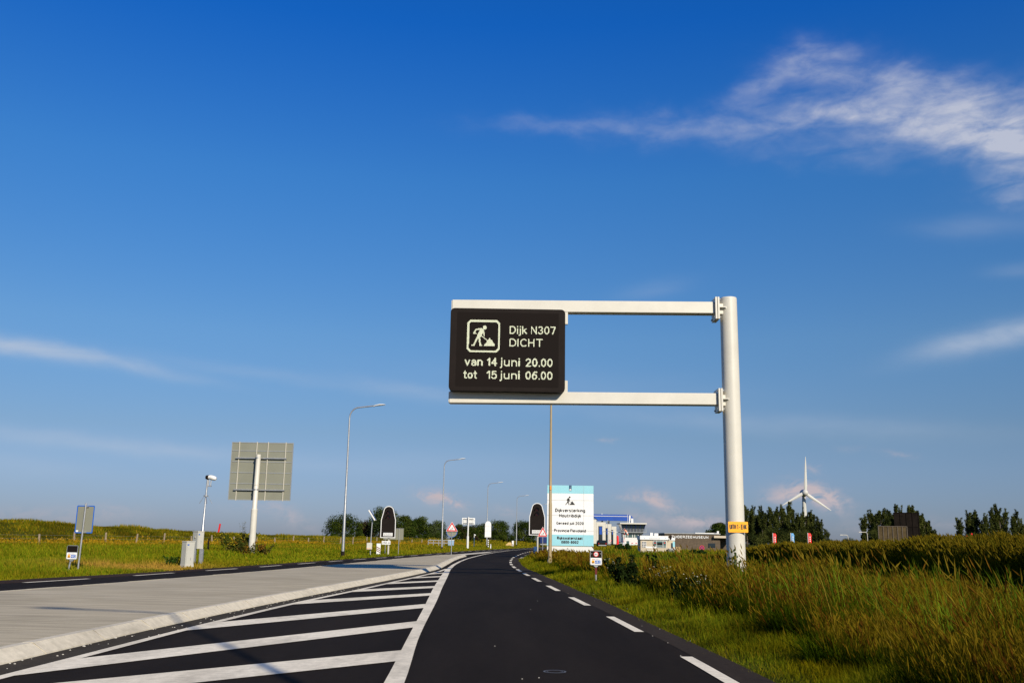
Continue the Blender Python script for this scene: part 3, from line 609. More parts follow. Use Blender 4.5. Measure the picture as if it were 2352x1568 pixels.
# ------------------------------------------------------------------ street lamps
def lamp_proto(paint, label, loc, h=10.0):
    t = thing('street_lamp', label, 'street lamp', loc, 'street lamps along the road')
    MB().tube([(0, 0, -.2), (0, 0, .02), (0, 0, .3), (0, 0, .34)], [.125, .125, .125, .105], 16).build('base_collar', 'black' if paint == 'galv' else paint, t, smooth=True)
    pts = [(0, 0, .3), (0, 0, 3.2), (0, 0, 3.25), (0, 0, 6), (0, 0, 9.05)]; rad = [.095, .085, .075, .062, .048]
    MB().tube(pts, rad, 16).build('pole', paint, t, smooth=True)
    arm = []
    for k in range(9): a_ = k/8*math.radians(84); arm.append((.62-.62*math.cos(a_), 0, 9.05+.72*math.sin(a_)))
    arm += [(1.3, 0, 9.86), (1.62, 0, 9.90)]
    MB().tube(arm, [.047]*len(arm), 12).build('arm', paint, t, smooth=True)
    hd = MB(); L = [(1.58, 9.86, .05, .05), (1.68, 9.92, .09, .05), (1.95, 9.965, .15, .065), (2.2, 9.985, .14, .05), (2.36, 9.985, .07, .02)]; n = 12; V = []
    for x, z, ry, rz in L: V += [(x, ry*math.cos(k*2*math.pi/n), z+rz*math.sin(k*2*math.pi/n)) for k in range(n)]
    fs_ = [(i_*n+k, i_*n+(k+1) % n, (i_+1)*n+(k+1) % n, (i_+1)*n+k) for i_ in range(len(L)-1) for k in range(n)]+[tuple(range(n)), tuple(len(V)-n+k for k in range(n))]
    hd.add(V, fs_).build('lamp_head', 'white' if paint == 'galv' else paint, t, smooth=True); return t
def scale_tree(o, s): o.scale = (s, s, s)
b = A(787, 1278, 66.8); lp = lamp_proto('galv', 'tallest looking silver lamp, between the grid-backed road sign and the solar panel', (b[0], 66.8, gz(b[0], 66.8)+.02))
scale_tree(lp, 1.045)
for (px, Y, top, lab) in [(1015, 113, 1053, 'second silver lamp, just left of the triangle sign on the island'), (1118, 157, 1107, 'silver lamp standing in front of the white arched sign back'),
                    (1186, 197, 1137, 'thin silver lamp alone against the last dark tree before the right arched signal'), (1236.6, 237, 1157, 'farthest silver lamp, its arm showing above the right arched signal')]:
    c = copy_tree(lp); c['label'] = lab; x = A(px, 1250, Y)[0]; z0 = gz(x, Y); s = (A(px, top, Y)[2]-z0)/9.93; c.location = (x, Y, z0); c.scale = (s, s, s)
tl_ = lamp_proto('tan', 'tan painted lamp column in front of the big white billboard', (2.14, 50.7, gz(2.14, 50.7)))
tl_.rotation_euler = (0, 0, math.pi); tl_.scale = (1.02, 1.02, .99)
MB().box((.0, .098, 4.02), (.075, .006, .2)).build('orange_sticker', 'orange', tl_)
c = copy_tree(lp); c['label'] = 'lamp behind the viewer whose shadow crosses the hatching'; c.location = (2.95, -.35, 0); c.rotation_euler = (0, 0, math.pi); c.scale = (.95, .95, 1)

# ------------------------------------------------------------------ billboard (72 m)
YB = 72.; c4 = lambda x, y: ((1900+x/3.13636)/1.7415, (1850+y/3.13636)/1.7415)
def plane_map(fn, Y, root):
    def f(x, y): p = A(*fn(x, y), Y); return p[0]-root[0], p[2]-root[2]
    return f
b0 = A(*c4(1197, 1100), YB); root = (b0[0], YB, gz(b0[0], YB)); f4 = plane_map(c4, YB, root)
bill = thing('billboard', 'large white project billboard with light blue bands behind the tan lamp', 'billboard', root)
xl_, xr_ = (f4(905, 700)[0]+f4(903, 1000)[0])/2, f4(1487, 700)[0]
zT, zb1, zb2, zB = f4(1197, 284)[1], f4(1197, 385)[1], f4(1197, 901)[1], f4(1197, 1041)[1]
bd = MB().box(((xl_+xr_)/2, .03, (zT+zB)/2), (xr_-xl_, .06, zT-zB)).build('board', 'signwhite', bill)
MB().flat([(xl_, zb1), (xr_, zb1), (xr_, zT), (xl_, zT)], -.004).build('top_band', 'lightblue', bd)
MB().flat([(xl_, zB), (xr_, zB), (xr_, zb2), (xl_, zb2)], -.004).build('bottom_band', 'lightblue', bd)
jn = MB()
for v in (470, 660, 850):
    z = f4(1197, v)[1]; jn.flat([(xl_, z-.008), (xr_, z-.008), (xr_, z+.008), (xl_, z+.008)], -.006)
xv = f4(1364, 700)[0]; jn.flat([(xv-.007, zB), (xv+.007, zB), (xv+.007, zT), (xv-.007, zT)], -.0055); jn.build('panel_joints', 'steel_grey', bd)
x0, z0 = f4(1180, 352); x1, z1 = f4(1212, 286)
MB().flat([(x0, z0), (x1, z0), (x1, z1+.02), (x0, z1+.02)], -.009).build('emblem_ribbon', 'logo_navy', bd)
em = MB(); cx = (x0+x1)/2
for dx, r, dz in ((-.045, .038, .09), (.045, .038, .09), (0, .04, .13)): em.disc((cx+dx, z0+dz), r, -.0105, 10)
em.flat([(cx-.07, z0+.04), (cx+.07, z0+.04), (cx+.07, z0+.085), (cx-.07, z0+.085)], -.011); em.disc((cx+.03, z0+.30), .018, -.0105, 8); em.build('emblem', 'signwhite', bd)
tx = MB()
for s, a, e, base, cap, bold in (('Dijkversterking', 1007, 1381, 615, 40, .012), ('Houtribdijk', 1056, 1332, 682, 40, .012), ('Gereed juli 2020', 1021, 1363, 773, 33, .014), ('Provincie Flevoland', 993, 1391, 866, 35, .012), ('Rijkswaterstaat', 1030, 1351, 961, 35, .035), ('0800-8002', 1083, 1299, 1011, 33, .03)):
    xa, zz = f4(a, base); xe = f4(e, base)[0]; put_text(tx, s, xa, xe, zz, cap*1.08/3.13636/1.7415*YB/2200, -.012, bold=bold+.03, spacing=1.08)
tx.build('lettering', 'ink', bd)
wk = MB()
def stroke(mb, p0, p1, w, y, fm):
    p0, p1 = np.array(p0, float), np.array(p1, float); d = (p1-p0)/np.linalg.norm(p1-p0); n = np.array([-d[1], d[0]])*w/2
    mb.flat([fm(*(p0+n)), fm(*(p1+n)), fm(*(p1-n)), fm(*(p0-n))], y)
cx, cz = f4(1188, 431); wk.disc((cx, cz), .065, -.0125, 14)
wk.flat([f4(*p) for p in [(1162, 445), (1175, 440), (1184, 447), (1186, 466), (1182, 478), (1172, 490), (1160, 490), (1158, 472), (1148, 468)]], -.0125)
for p, q_, w in [((1165, 488), (1152, 508), 12), ((1152, 508), (1135, 526), 8), ((1170, 488), (1177, 508), 11), ((1177, 508), (1178, 527), 8), ((1182, 452), (1187, 478), 7), ((1178, 478), (1222, 502), 3)]: stroke(wk, p, q_, w, -.0125, f4)
wk.flat([f4(*p) for p in [(1186, 527), (1256, 527), (1220, 480), (1208, 492), (1202, 508), (1192, 516)]], -.0126); wk.build('roadworks_symbol', 'ink', bd)
zl = f4(1197, 1130)[1]; MB().box(((xl_+xr_)/2, .05, (zB-.04+zl)/2), (xr_-xl_-.02, .06, zB-.04-zl)).build('lower_board', 'white', bill)
for k in range(4): MB().box((xl_+.3+(xr_-xl_-.6)*k/3, .2, (zT-.4)/2), (.12, .16, zT+.2)).build('support_post', 'galv', bill)
st = MB(); st.box(((xl_+xr_)/2, .11, zT-.8), (xr_-xl_-.2, .08, .1)).box(((xl_+xr_)/2, .11, 2.2), (xr_-xl_-.2, .08, .1)); st.build('rail', 'galv', bill)

# ------------------------------------------------------------------ signs
def arch_outline(w, h, hs, n=12):      # straight lower sides, tapering shoulders, round top
    rt = w*.30; o_ = [(-w/2, 0), (w/2, 0), (w/2*.985, h*hs)]; zc = h-rt*1.02
    th0 = math.radians(12)
    for k in range(n+1):
        a_ = th0+(math.pi-2*th0)*k/n; o_.append((rt*1.12*math.cos(a_), zc+rt*1.02*math.sin(a_)))
    o_.append((-w/2*.985, h*hs)); return o_
def shrink(out, d):
    c = np.mean(np.array(out), 0); P_ = np.array(out); n = len(P_); res = []
    for k in range(n):
        a_, b_, e_ = P_[k-1], P_[k], P_[(k+1) % n]; n1 = np.array([-(b_-a_)[1], (b_-a_)[0]]); n2 = np.array([-(e_-b_)[1], (e_-b_)[0]])
        n1 /= np.linalg.norm(n1)+1e-9; n2 /= np.linalg.norm(n2)+1e-9; m_ = n1+n2; m_ /= np.linalg.norm(m_)+1e-9; res.append(tuple(b_+m_*d/max(.4, m_ @ n1)))
    return res
def arch_signal(label, px, Y, w, h, zbot, rz=0, dist_plate=False):
    x = A(px, 1270, Y)[0]; g0 = gz(x, Y); t = thing('bridge_signal', label, 'traffic signal', (x, Y, g0), 'arched bridge warning signals', rz)
    zb = zbot-g0; out = [(a_, b_+zb) for a_, b_ in arch_outline(w, h, .56)]
    hs = MB().prism(out, -.10, .10).build('signal_board', 'black', t)
    ins = shrink(out, .055); MB().ring(out, ins, -.104).build('white_border', 'signwhite', hs)
    c1 = zb+h*.80; c2 = zb+h*.655
    for cz in (c1, c2):
        ln = MB(); ln.disc((0, cz), w*.115, -.108, 20); lo = ln.build('lamp_lens', 'lens', hs)
        v = MB(); n = 14; V = []
        for k in range(n+1):
            a_ = math.radians(-20+220*k/n)
            for rr, yy_ in ((w*.12, -.105), (w*.125, -.32)): V.append((rr*math.cos(a_), yy_, cz+rr*math.sin(a_)))
        v.add(V, [(2*k, 2*k+1, 2*k+3, 2*k+2) for k in range(n)]); v.build('visor', 'blackmatt', lo)
    MB().flat([(-w*.41, zb+h*.19), (w*.41, zb+h*.19), (w*.41, zb+h*.555), (-w*.41, zb+h*.555)], -.106).build('display', MT['black'], hs)
    pz0, pz1 = zb+h*.055, zb+h*.158; tp = MB().flat([(-w*.31, pz0), (w*.31, pz0), (w*.31, pz1), (-w*.31, pz1)], -.108).build('text_plate', 'signwhite', hs)
    mb = MB(); hh = pz1-pz0; put_text(mb, 'bomen sluiten', -w*.27, w*.27, pz0+hh*.58, hh*.28, -.111, bold=.03); put_text(mb, 'automatisch', -w*.26, w*.25, pz0+hh*.14, hh*.28, -.111, bold=.03); mb.build('lettering', 'ink', tp)
    MB().tube([(0.05, .13, -.2), (0.05, .13, zb+h*.6)], .075, 14).build('post', 'cream_dirty', t, smooth=True)
    if dist_plate:
        dp = MB().prism(rrect(-.47, zb-.52, .22, zb-.24, .02), -.012, .0).build('distance_plate', 'signwhite', t)
        mb = MB(); put_text(mb, '250 m', -.43, .18, zb-.465, .165, -.016, bold=.01); mb.build('lettering', 'ink', dp)
    return t
arch_signal('black arched bridge signal with a 250 m plate and a striped marker at its foot', 889.5, 78, 1.20, 2.5, A(888, 1234.5, 78)[2], 0, True)
arch_signal('black arched bridge signal partly behind the right triangle sign', 1233, 84, 1.38, 2.73, A(1233, 1228.5, 84)[2], -.03)
def beacon(label, px, pyt, pyb, Y, w, stripes, group='striped distance markers'):
    a_ = A(px, pyt, Y); x = a_[0]; g0 = gz(x, Y); h = a_[2]-g0; t = thing('distance_marker', label, 'road marker', (x, Y, g0), group)
    bd_ = MB().box((0, 0, h/2-.05), (w, .03, h+.1)).build('marker_board', 'signwhite', t)
    mb = MB(); sh = w*.55
    for k in range(stripes):
        z = .13+h*.16*k; mb.flat([(-w/2, z+sh), (w/2, z), (w/2, z+h*.075), (-w/2, z+sh+h*.075)], -.018)
    mb.build('red_stripes', 'darkred', bd_); MB().box((0, .04, h/2-.1), (.05, .05, h)).build('post', 'galv', t)
beacon('white marker board with three red stripes under the 250 m signal', 870, 1247.2, 1273, 77.3, .32, 3)
beacon('white marker board with two red stripes below the right triangle sign', 1230, 1254.5, 1276, 79, .29, 2)
beacon('distant marker board with two thin red stripes beside the concrete wedge', 1178, 1241, 1254, 185, .34, 2)
def tri_sign(label, px, pyt, pyb, Y, wpx, round_back=False, zpost=None):
    s = Y/2200; p = A(px, pyb, Y); x = p[0]; g0 = gz(x, Y) if zpost is None else zpost; w = wpx*s; h = (A(px, pyt, Y)[2]-p[2]); zb = p[2]-g0
    t = thing('warning_sign', label, 'road sign', (x, Y, g0), 'two-way traffic warning signs')
    def rt(sc_, r):
        pts = [(0, h*.667*sc_), (-w/2*sc_, -h*.333*sc_), (w/2*sc_, -h*.333*sc_)]; o_ = []
        for k in range(3):
            a_, b_, e_ = np.array(pts[k-1]), np.array(pts[k]), np.array(pts[(k+1) % 3]); u1 = (a_-b_)/np.linalg.norm(a_-b_)*r; u2 = (e_-b_)/np.linalg.norm(e_-b_)*r
            for q_ in range(5): tt = q_/4; o_.append(tuple(b_+u1*(1-tt)**2+u2*tt**2))
        return [(a_[0], a_[1]+zb+h*.333) for a_ in o_]
    pl_ = MB().prism(rt(1, .07), -.03, -.01).build('plate', 'signwhite', t)
    MB().flat(rt(.93, .05), -.034).build('red_border', 'red', pl_); MB().flat(rt(.60, .03), -.038).build('white_field', 'signwhite', pl_)
    ar = MB(); zc = zb+h*.28
    for sx, up in ((-.07*w, -1), (.07*w, 1)):
        L = h*.125; ar.flat([(sx-.014*w, zc-L), (sx+.014*w, zc-L), (sx+.014*w, zc+L), (sx-.014*w, zc+L)], -.042)
        ar.flat([(sx-.052*w, zc+up*L*.35), (sx+.052*w, zc+up*L*.35), (sx, zc+up*L*1.25)], -.043)
    ar.build('arrows', 'ink', pl_)
    MB().tube([(0, .02, -.15), (0, .02, zb+h*.75)], .030, 10).build('post', 'galv', t, smooth=True)
    if round_back:
        r = .40; zc = zb-.02; d = MB().prism([(r*math.cos(k*math.pi/16), zc+r*math.sin(k*math.pi/16)) for k in range(32)], .05, .065).build('round_sign_back', 'panelback', t)
        MB().ring([(r*1.03*math.cos(k*math.pi/16), zc+r*1.03*math.sin(k*math.pi/16)) for k in range(32)], [(r*.95*math.cos(k*math.pi/16), zc+r*.95*math.sin(k*math.pi/16)) for k in range(32)], .047).build('blue_rim', 'blue', d)
tri_sign('red and white two-way traffic triangle on the island with a round sign back below', 1037.8, 1197.2, 1219.8, 73, 26.8, True, .12)
tri_sign('red and white two-way traffic triangle overlapping the right arched signal', 1246.6, 1208.6, 1231.9, 80, 23.6)
def hecto(label, px, pyt, pyb, Y, w, h, lit, lean=0):
    p = A(px, pyt, Y); q_ = A(px, pyb, Y); g0 = gz(p[0], Y); t = thing('hectometre_sign', label, 'road sign', (p[0], Y, g0), 'small hectometre signs'); zb = q_[2]-g0; zt = zb+h
    bd_ = MB().prism(rrect(-w/2, zb, w/2, zt, .045), -.03, .0).build('sign_panel', 'galv', t)
    i_ = .016; zm = zb+h*.505
    MB().flat([(-w/2+i_, zm+.004), (w/2-i_, zm+.004), (w/2-i_, zt-i_), (-w/2+i_, zt-i_)], -.034).build('black_screen', 'blackmatt' if not lit else 'black', bd_)
    MB().flat(rrect(-w/2+i_, zb+i_, w/2-i_, zm-.004, .03), -.034).build('white_panel', 'signwhite', bd_)
    lg = MB()
    for k, xx in enumerate((-.31, -.26, -.21)): lg.flat([(w*(xx-.02), zb+h*.36), (w*(xx+.02), zb+h*.36), (w*(xx+.02), zb+h*.42), (w*(xx-.02), zb+h*.42)], -.037)
    lg.build('orange_emblem', 'orange', bd_)
    lb = MB(); lb.flat([(-w*.19, zb+h*.36), (-w*.12, zb+h*.36), (-w*.12, zb+h*.42), (-w*.17, zb+h*.42)], -.037); lb.build('blue_emblem', 'blue', bd_)
    sm = MB()
    for zz, e in ((.41, .22), (.37, .34)): sm.flat([(-w*.06, zb+h*zz), (w*e, zb+h*zz), (w*e, zb+h*(zz+.014)), (-w*.06, zb+h*(zz+.014))], -.037)
    sm.build('small_print', 'steel_grey', bd_)
    yb = MB().flat([(-w*.36, zb+h*.12), (-w*.13, zb+h*.12), (-w*.13, zb+h*.325), (-w*.36, zb+h*.325)], -.037).build('yellow_box', 'yellow', bd_)
    g = MB()
    for xx in (-.32, -.245, -.17): g.flat([(w*(xx-.028), zb+h*.135), (w*(xx+.028), zb+h*.135), (w*(xx+.028), zb+h*.21), (w*(xx-.028), zb+h*.225)], -.039)
    g.disc((-w*.245, zb+h*.28), w*.028, -.039, 8); g.build('symbol', 'ink', yb)
    bb_ = MB().flat([(-w*.08, zb+h*.11), (w*.38, zb+h*.11), (w*.38, zb+h*.325), (-w*.08, zb+h*.325)], -.037).build('blue_box', 'blue', bd_)
    mb = MB(); put_text(mb, '49,3', -w*.045, w*.345, zb+h*.145, h*.145, -.040, bold=.02); mb.build('lettering', 'signwhite', bb_)
    if lit:
        zc = zb+h*.75; c_ = MB().disc((0, zc), w*.215, -.038, 28).build('red_ring', 'red', bd_); MB().disc((0, zc), w*.155, -.041, 28).build('white_disc', 'signwhite', c_)
        mb = MB(); put_text(mb, '80', -w*.115, w*.115, zc-h*.05, h*.10, -.044, bold=.03); mb.build('lettering', 'ink', c_)
        sc2 = MB().disc((-w*.36, zc+h*.04), .008, -.038, 8).disc((w*.36, zc+h*.04), .008, -.038, 8); sc2.build('screws', 'signwhite', bd_)
    dx = lean
    MB().tube([(dx, .03, -.15), (0, .03, zb+h*.6)], .03, 10).build('post', 'galv', t, smooth=True)
    br = MB().prism([(-.09, zb), (.09, zb), (.03, zb-.06), (-.03, zb-.06)], -.02, .02); br.build('bracket', 'galv', t)
    if lit: MB().box((0, -.004, zb-.185), (.066, .012, .21)).build('reflector', 'darkred', t)
    return t
hecto('small grey sign with an unlit black screen beside the blue-edged sign back', 168, 1253.2, 1284, 32.9, .37, .46, False, -.12)
hecto('small grey sign reading 80 in a red ring at the edge of the tall grass', 1368.8, 1265.3, 1297, 31.5, .385, .455, True)
# blue edged sign back
p = A(178, 1312, 34); root = np.array([p[0], 34, gz(p[0], 34)]); t = thing('road_sign_back', 'grey back of a blue-edged sign on a silver post in the left verge', 'road sign', root)
tp = A(192.6, 1158.7, 34); zt = tp[2]-root[2]
lean = .05
MB().tube([(0, 0, -.2), (lean, 0, zt+.03)], .032, 12).build('post', 'galv', t, smooth=True)
MB().ball((lean, 0, zt+.03), .034).build('post_cap', 'galv', t, smooth=True)
cx = lean*.85; pb = MB().prism(rrect(cx-.30, zt-.96, cx+.30, zt-.03, .03), .05, .062).build('sign_panel', 'panelback', t)
MB().ring(rrect(cx-.31, zt-.97, cx+.31, zt-.02, .035), rrect(cx-.275, zt-.935, cx+.275, zt-.055, .02), .046).build('blue_rim', 'blue', pb)
MB().flat([(cx-.27, zt-.925), (cx-.19, zt-.925), (cx-.19, zt-.87), (cx-.27, zt-.87)], .047).build('sticker', 'signwhite', pb)
cl = MB()
for z in (zt-.06, zt-.94): cl.box((cx+.05, .03, z), (.12, .05, .04))
cl.build('clamp', 'galv', t)
# big sign seen from behind
YS = 66.; c2 = lambda x, y: ((700+x/2.61333)/1.7415, (1700+y/2.61333)/1.7415)
p = A(577, 1276, YS); root = np.array([p[0], YS, gz(p[0], YS)]); sg = thing('road_sign_back', 'large grid-backed direction sign seen from behind on a thick cream pole', 'road sign', root)
f2 = plane_map(c2, YS, root)
zt = f2(872, 305)[1]
MB().tube([(0, 0, -.3), (0, 0, 1.15), (0, 0, 3.0)], [.215, .215, .213], 24).build('pole_base', 'cream', sg, smooth=True)
MB().tube([(0, 0, 3.0), (0, 0, 3.08), (0.03, 0, zt)], [.213, .165, .158], 24).build('pole', 'cream', sg, smooth=True)
MB().tube([(0, 0, 4.3), (0, 0, 4.34)], .172, 24).tube([(0, 0, 4.62), (0, 0, 4.66)], .172, 24).build('pole_band', 'cream_dirty', sg, smooth=True)
l0 = (f2(583, 177)[0]+f2(537, 777)[0])/2; r0 = (f2(1225, 177)[0]+f2(1185, 780)[0])/2; zt_, zb_ = f2(904, 177)[1], f2(861, 778)[1]
pn = MB().box(((l0+r0)/2, .45, (zt_+zb_)/2), (r0-l0, .03, zt_-zb_)).build('sign_panel', 'panelback', sg)
fr = MB()
for x in (l0, r0): fr.box((x, .44, (zt_+zb_)/2), (.05, .06, zt_-zb_+.05))
for z in (zt_, zb_): fr.box(((l0+r0)/2, .442, z), (r0-l0-.05, .055, .05))
fr.build('edge_frame', 'steel_grey', pn)
for v in (263, 378, 492, 607):
    z = f2(900, v)[1]; MB().box(((l0+r0)/2, .425, z), (r0-l0-.08, .03, .05)).build('panel_rib', 'steel_grey', pn)
sk = (f2(655, 177)[0]-l0, f2(840, 177)[0]-l0, f2(958, 177)[0]-l0, f2(1145, 177)[0]-l0)
for d_ in (f2(655, 480)[0], f2(840, 480)[0], f2(958, 480)[0], f2(1145, 480)[0]):
    MB().box((d_-.10, .385, (zt_+zb_)/2), (.058, .05, zt_-zb_+.1)).build('upright', 'cream_dirty', pn)
for v in (340, 673):
    z = f2(880, v)[1]; br = MB().box(((l0+r0)/2-.02, .31, z), ((r0-l0)*.83, .09, .075)).box((0, .2, z), (.12, .2, .16)); br.build('cross_rail', 'galv', sg)
    MB().tube([(0, 0, z-.05), (0, 0, z+.05)], .175, 20).build('clamp', 'galv', sg)
# camera mast with cabinets
YC = 43.6; p = A(459.6, 1293.7, YC); root = np.array([p[0], YC, gz(p[0], YC)]); f2c = plane_map(c2, YC, root)
cm = thing('camera_mast', 'slim galvanised mast carrying a white traffic camera beside the raised cabinet', 'camera mast', root); zt = f2c(330, 548)[1]
MB().tube([(0, 0, -.2), (0, 0, 1.75), (0, 0, 1.8), (.04, 0, zt)], [.065, .062, .04, .037], 12).build('mast', 'galv', cm, smooth=True)
cb = MB().tube([(-.02, 0, zt+.03), (.2, -.03, zt+.02), (.36, -.05, zt-.03), (.44, -.06, zt-.06)], [.075, .105, .105, .06], 12).build('camera_body', 'white', cm, smooth=True)
MB().tube([(-.04, 0.0, zt+.02), (.09, -.015, zt+.018)], [.085, .108], 12).build('dark_hood', 'black', cb, smooth=True)
MB().tube([(.21, -.03, zt-.06), (.2, -.03, zt-.34)], .022, 8).box((.16, -.03, zt-.37), (.16, .06, .05)).tube([(.1, 0, zt-.1), (.1, 0, zt-.37)], .02, 8).build('camera_bracket', 'galv', cm)
z = f2c(318, 740)[1]; an = MB(); an.tube([(.02, 0, z-.02), (.02, 0, z+.04)], .1, 12)
for a_ in (25, 100, 165, 230, 300): an.tube([(.02+.09*math.cos(math.radians(a_)), .09*math.sin(math.radians(a_)), z), (.02+.3*math.cos(math.radians(a_)), .3*math.sin(math.radians(a_)), z-.33)], .010, 6)
an.build('radial_whips', 'galv', cm)
def cabinet(label, pxl, pxe, pxr, pyt, pyb, Y, legs):
    xl2, xe, xr2 = A(pxl, 1270, Y)[0], A(pxe, 1270, Y)[0], A(pxr, 1270, Y)[0]; zt = A(pxe, pyt, Y)[2]; x = (xl2+xr2)/2; g0 = gz(x, Y); zb = max(A(pxe, pyb, Y)[2], g0-.1) if legs else g0-.1
    t = thing('roadside_cabinet', label, 'electrical cabinet', (x, Y, g0), 'pale roadside cabinets')
    # width w seen obliquely: corner towards the viewer
    wl, wr = xe-xl2, xr2-xe; ang = math.radians(38); w = wl/math.cos(ang)*.98; d = wr/math.sin(ang)*.98
    bx = MB(); zc = (zt+zb)/2-g0; h = zt-zb
    ux = Vector((math.cos(ang), -math.sin(ang), 0)); vx = Vector((math.sin(ang), math.cos(ang), 0)); e = Vector((xe-x, -.1, 0))
    co = [e, e+vx*d, e+vx*d-ux*w, e-ux*w]
    def blk(mb, z0, z1, grow=0):
        c_ = sum(co, Vector())/4; P_ = [c_+(q-c_)*(1+grow) for q in co]
        mb.add([(q.x, q.y, z0) for q in P_]+[(q.x, q.y, z1) for q in P_], [(3, 2, 1, 0), (4, 5, 6, 7)]+[(k, (k+1) % 4, (k+1) % 4+4, k+4) for k in range(4)])
    blk(bx, zb-g0+(.12 if not legs else 0), zt-g0-.03); body = bx.build('cabinet_body', 'greyplastic', t, bevel=.012)
    r_ = MB(); blk(r_, zt-g0-.03, zt-g0+.012, .05); r_.build('lid', 'greyplastic', t, bevel=.008)
    if not legs: r_ = MB(); blk(r_, -.2, .14, .03); r_.build('plinth', 'concrete', t)
    # door seam and lock on the two visible faces
    s_ = MB()
    def quad(mb, o_, u, z0, z1, a_, b_, n, off=.006):
        p0 = o_+u*a_+n*off; p1 = o_+u*b_+n*off; mb.add([(p0.x, p0.y, z0), (p1.x, p1.y, z0), (p1.x, p1.y, z1), (p0.x, p0.y, z1)], [(0, 1, 2, 3)])
    n2 = Vector((vx.y, -vx.x, 0)); n1 = -vx
    z0, z1 = zb-g0+(.2 if not legs else .05), zt-g0-.08
    for a_ in (.06, .93): quad(s_, e, vx, z0, z1, d*a_, d*a_+.008, n2)
    quad(s_, e, vx, z0+.2, z0+.3, d*.55, d*.6, n2); s_.build('door_seam', 'steel_grey', body)
    b_ = MB(); quad(b_, e, vx, z1-.08, z1-.03, d*.1, d*.32, n2, .007); b_.build('blue_label', 'blue', body)
    if legs: lk = MB(); q_ = e-ux*w*.45+n1*.008; lk.tube([(q_.x, q_.y, zc+.12), (q_.x-n1.x*-.02, q_.y+n1.y*.02, zc+.12)], .035, 10); lk.build('lock', 'cream_dirty', body)
    for lx in ([co[3]*.45+co[0]*.55, co[1]*.8+co[0]*.2] if legs else []): MB().box((lx.x, lx.y, (zb-g0)/2-.1), (.16, .1, zb-g0+.2)).build('leg', 'galv', t)
cabinet('lower pale cabinet standing on the grass on a concrete plinth', 414, 429, 443, 1242.5, 1299, 40.0, False)
cabinet('raised pale cabinet on two steel legs beside the camera mast', 437, 453, 463.5, 1219.5, 1259.7, 42.6, True)
# solar panel mast and its small box
c5 = lambda x, y: ((1200+x/4.704)/1.7415, (2000+y/4.704)/1.7415)
YV = 77.; p = A(*c5(1322, 1005), YV); root = np.array([p[0], YV, gz(p[0], YV)]); f5 = plane_map(c5, YV, root)
so = thing('solar_mast', 'thin mast with a steeply tilted white-edged solar panel and a pale box below', 'solar panel', root)
a_, b_ = f5(1338, 280), f5(1325, 790); MB().tube([(0, .0, -.2), (0, 0, b_[1]), (.05, 0, f5(0, 310)[1])], [.05, .045, .04], 10).build('mast', 'galv', so, smooth=True)
q1, q2 = f5(1303, 185), f5(1420, 378); cx, cz = (q1[0]+q2[0])/2, (q1[1]+q2[1])/2; L = math.hypot(q2[0]-q1[0], q2[1]-q1[1]); ang = math.atan2(q1[1]-q2[1], q2[0]-q1[0])
MB().box((cx, 0, cz), (L, .7, .11), ry=ang).build('solar_panel', 'white', so, bevel=.02)
MB().box((cx+.062*math.sin(ang), 0, cz+.062*math.cos(ang)), (L-.08, .62, .012), ry=ang).build('solar_cells', 'navy', so)
MB().box((.1, -.02, f5(0, 320)[1]), (.16, .1, .3)).build('panel_bracket', 'galv', so)
x0, z1 = f5(1265, 796); x1, z0 = f5(1357, 922); bx = MB().box(((x0+x1)/2, -.14, (z0+z1)/2), (x1-x0, .2, z1-z0)).build('control_box', 'cream', so, bevel=.015)
bo = MB()
for u, v in ((1283, 808), (1342, 812)): q_ = f5(u, v); bo.disc(q_, .02, -.243, 8)
bo.build('box_bolts', 'black', bx); bo = MB()
for u, v in ((1282, 905), (1325, 906)): q_ = f5(u, v); bo.flat([(q_[0]-.06, q_[1]-.02), (q_[0]+.06, q_[1]-.02), (q_[0]+.06, q_[1]+.02), (q_[0]-.06, q_[1]+.02)], -.243)
bo.build('orange_sticker', 'orange', bx)
# grey sign back behind the left arched signal
YV = 81.; p = A(*c5(1850, 985), YV); root = np.array([p[0], YV, gz(p[0], YV)]); f5 = plane_map(c5, YV, root)
t = thing('road_sign_back', 'plain grey rectangular sign back on a thin post right behind the left arched signal', 'road sign', root)
x0, z1 = f5(1577, 523); x1, z0 = f5(1943, 742); MB().box(((x0+x1)/2, .03, (z0+z1)/2), (x1-x0, .025, z1-z0)).build('sign_panel', 'panelback', t)
MB().box(((x0+x1)/2, .015, z1-.01), (x1-x0+.02, .05, .03)).build('rim', 'galv', t); 
for dx in (0, -1.1): MB().tube([(dx, 0, -.2), (dx, 0, z1-.02)], .028, 10).build('post', 'galv', t, smooth=True)
# far direction sign seen from behind, white
c16 = lambda x, y: ((1700+x/4.704)/1.7415, (2050+y/4.704)/1.7415)
YV = 130.; p = A(*c16(800, 675), YV); root = np.array([p[0], YV, gz(p[0], YV)]); f6 = plane_map(c16, YV, root)
t = thing('road_sign_back', 'distant white sign back on a white pole right of the triangle sign', 'road sign', root)
zt = f6(812, 80)[1]; MB().tube([(0, 0, -.2), (0, 0, 1.65)], .15, 14).build('pole_base', 'white', t, smooth=True); MB().tube([(0, 0, 1.65), (0, 0, 1.7), (.03, 0, zt)], [.15, .1, .095], 14).build('pole', 'white', t, smooth=True)
x0, z1 = f6(698, 92); x1, z0 = f6(938, 222); pn = MB().box(((x0+x1)/2, .25, (z0+z1)/2), (x1-x0, .03, z1-z0)).build('sign_panel', 'signwhite', t)
for v in (118, 145, 170, 198): MB().box(((x0+x1)/2, .225, f6(0, v)[1]), (x1-x0-.04, .03, .02)).build('panel_rib', 'steel_grey', pn)
for u in (735, 893): MB().box((f6(u, 150)[0], .2, (z0+z1)/2), (.05, .04, z1-z0)).build('upright', 'white', pn)
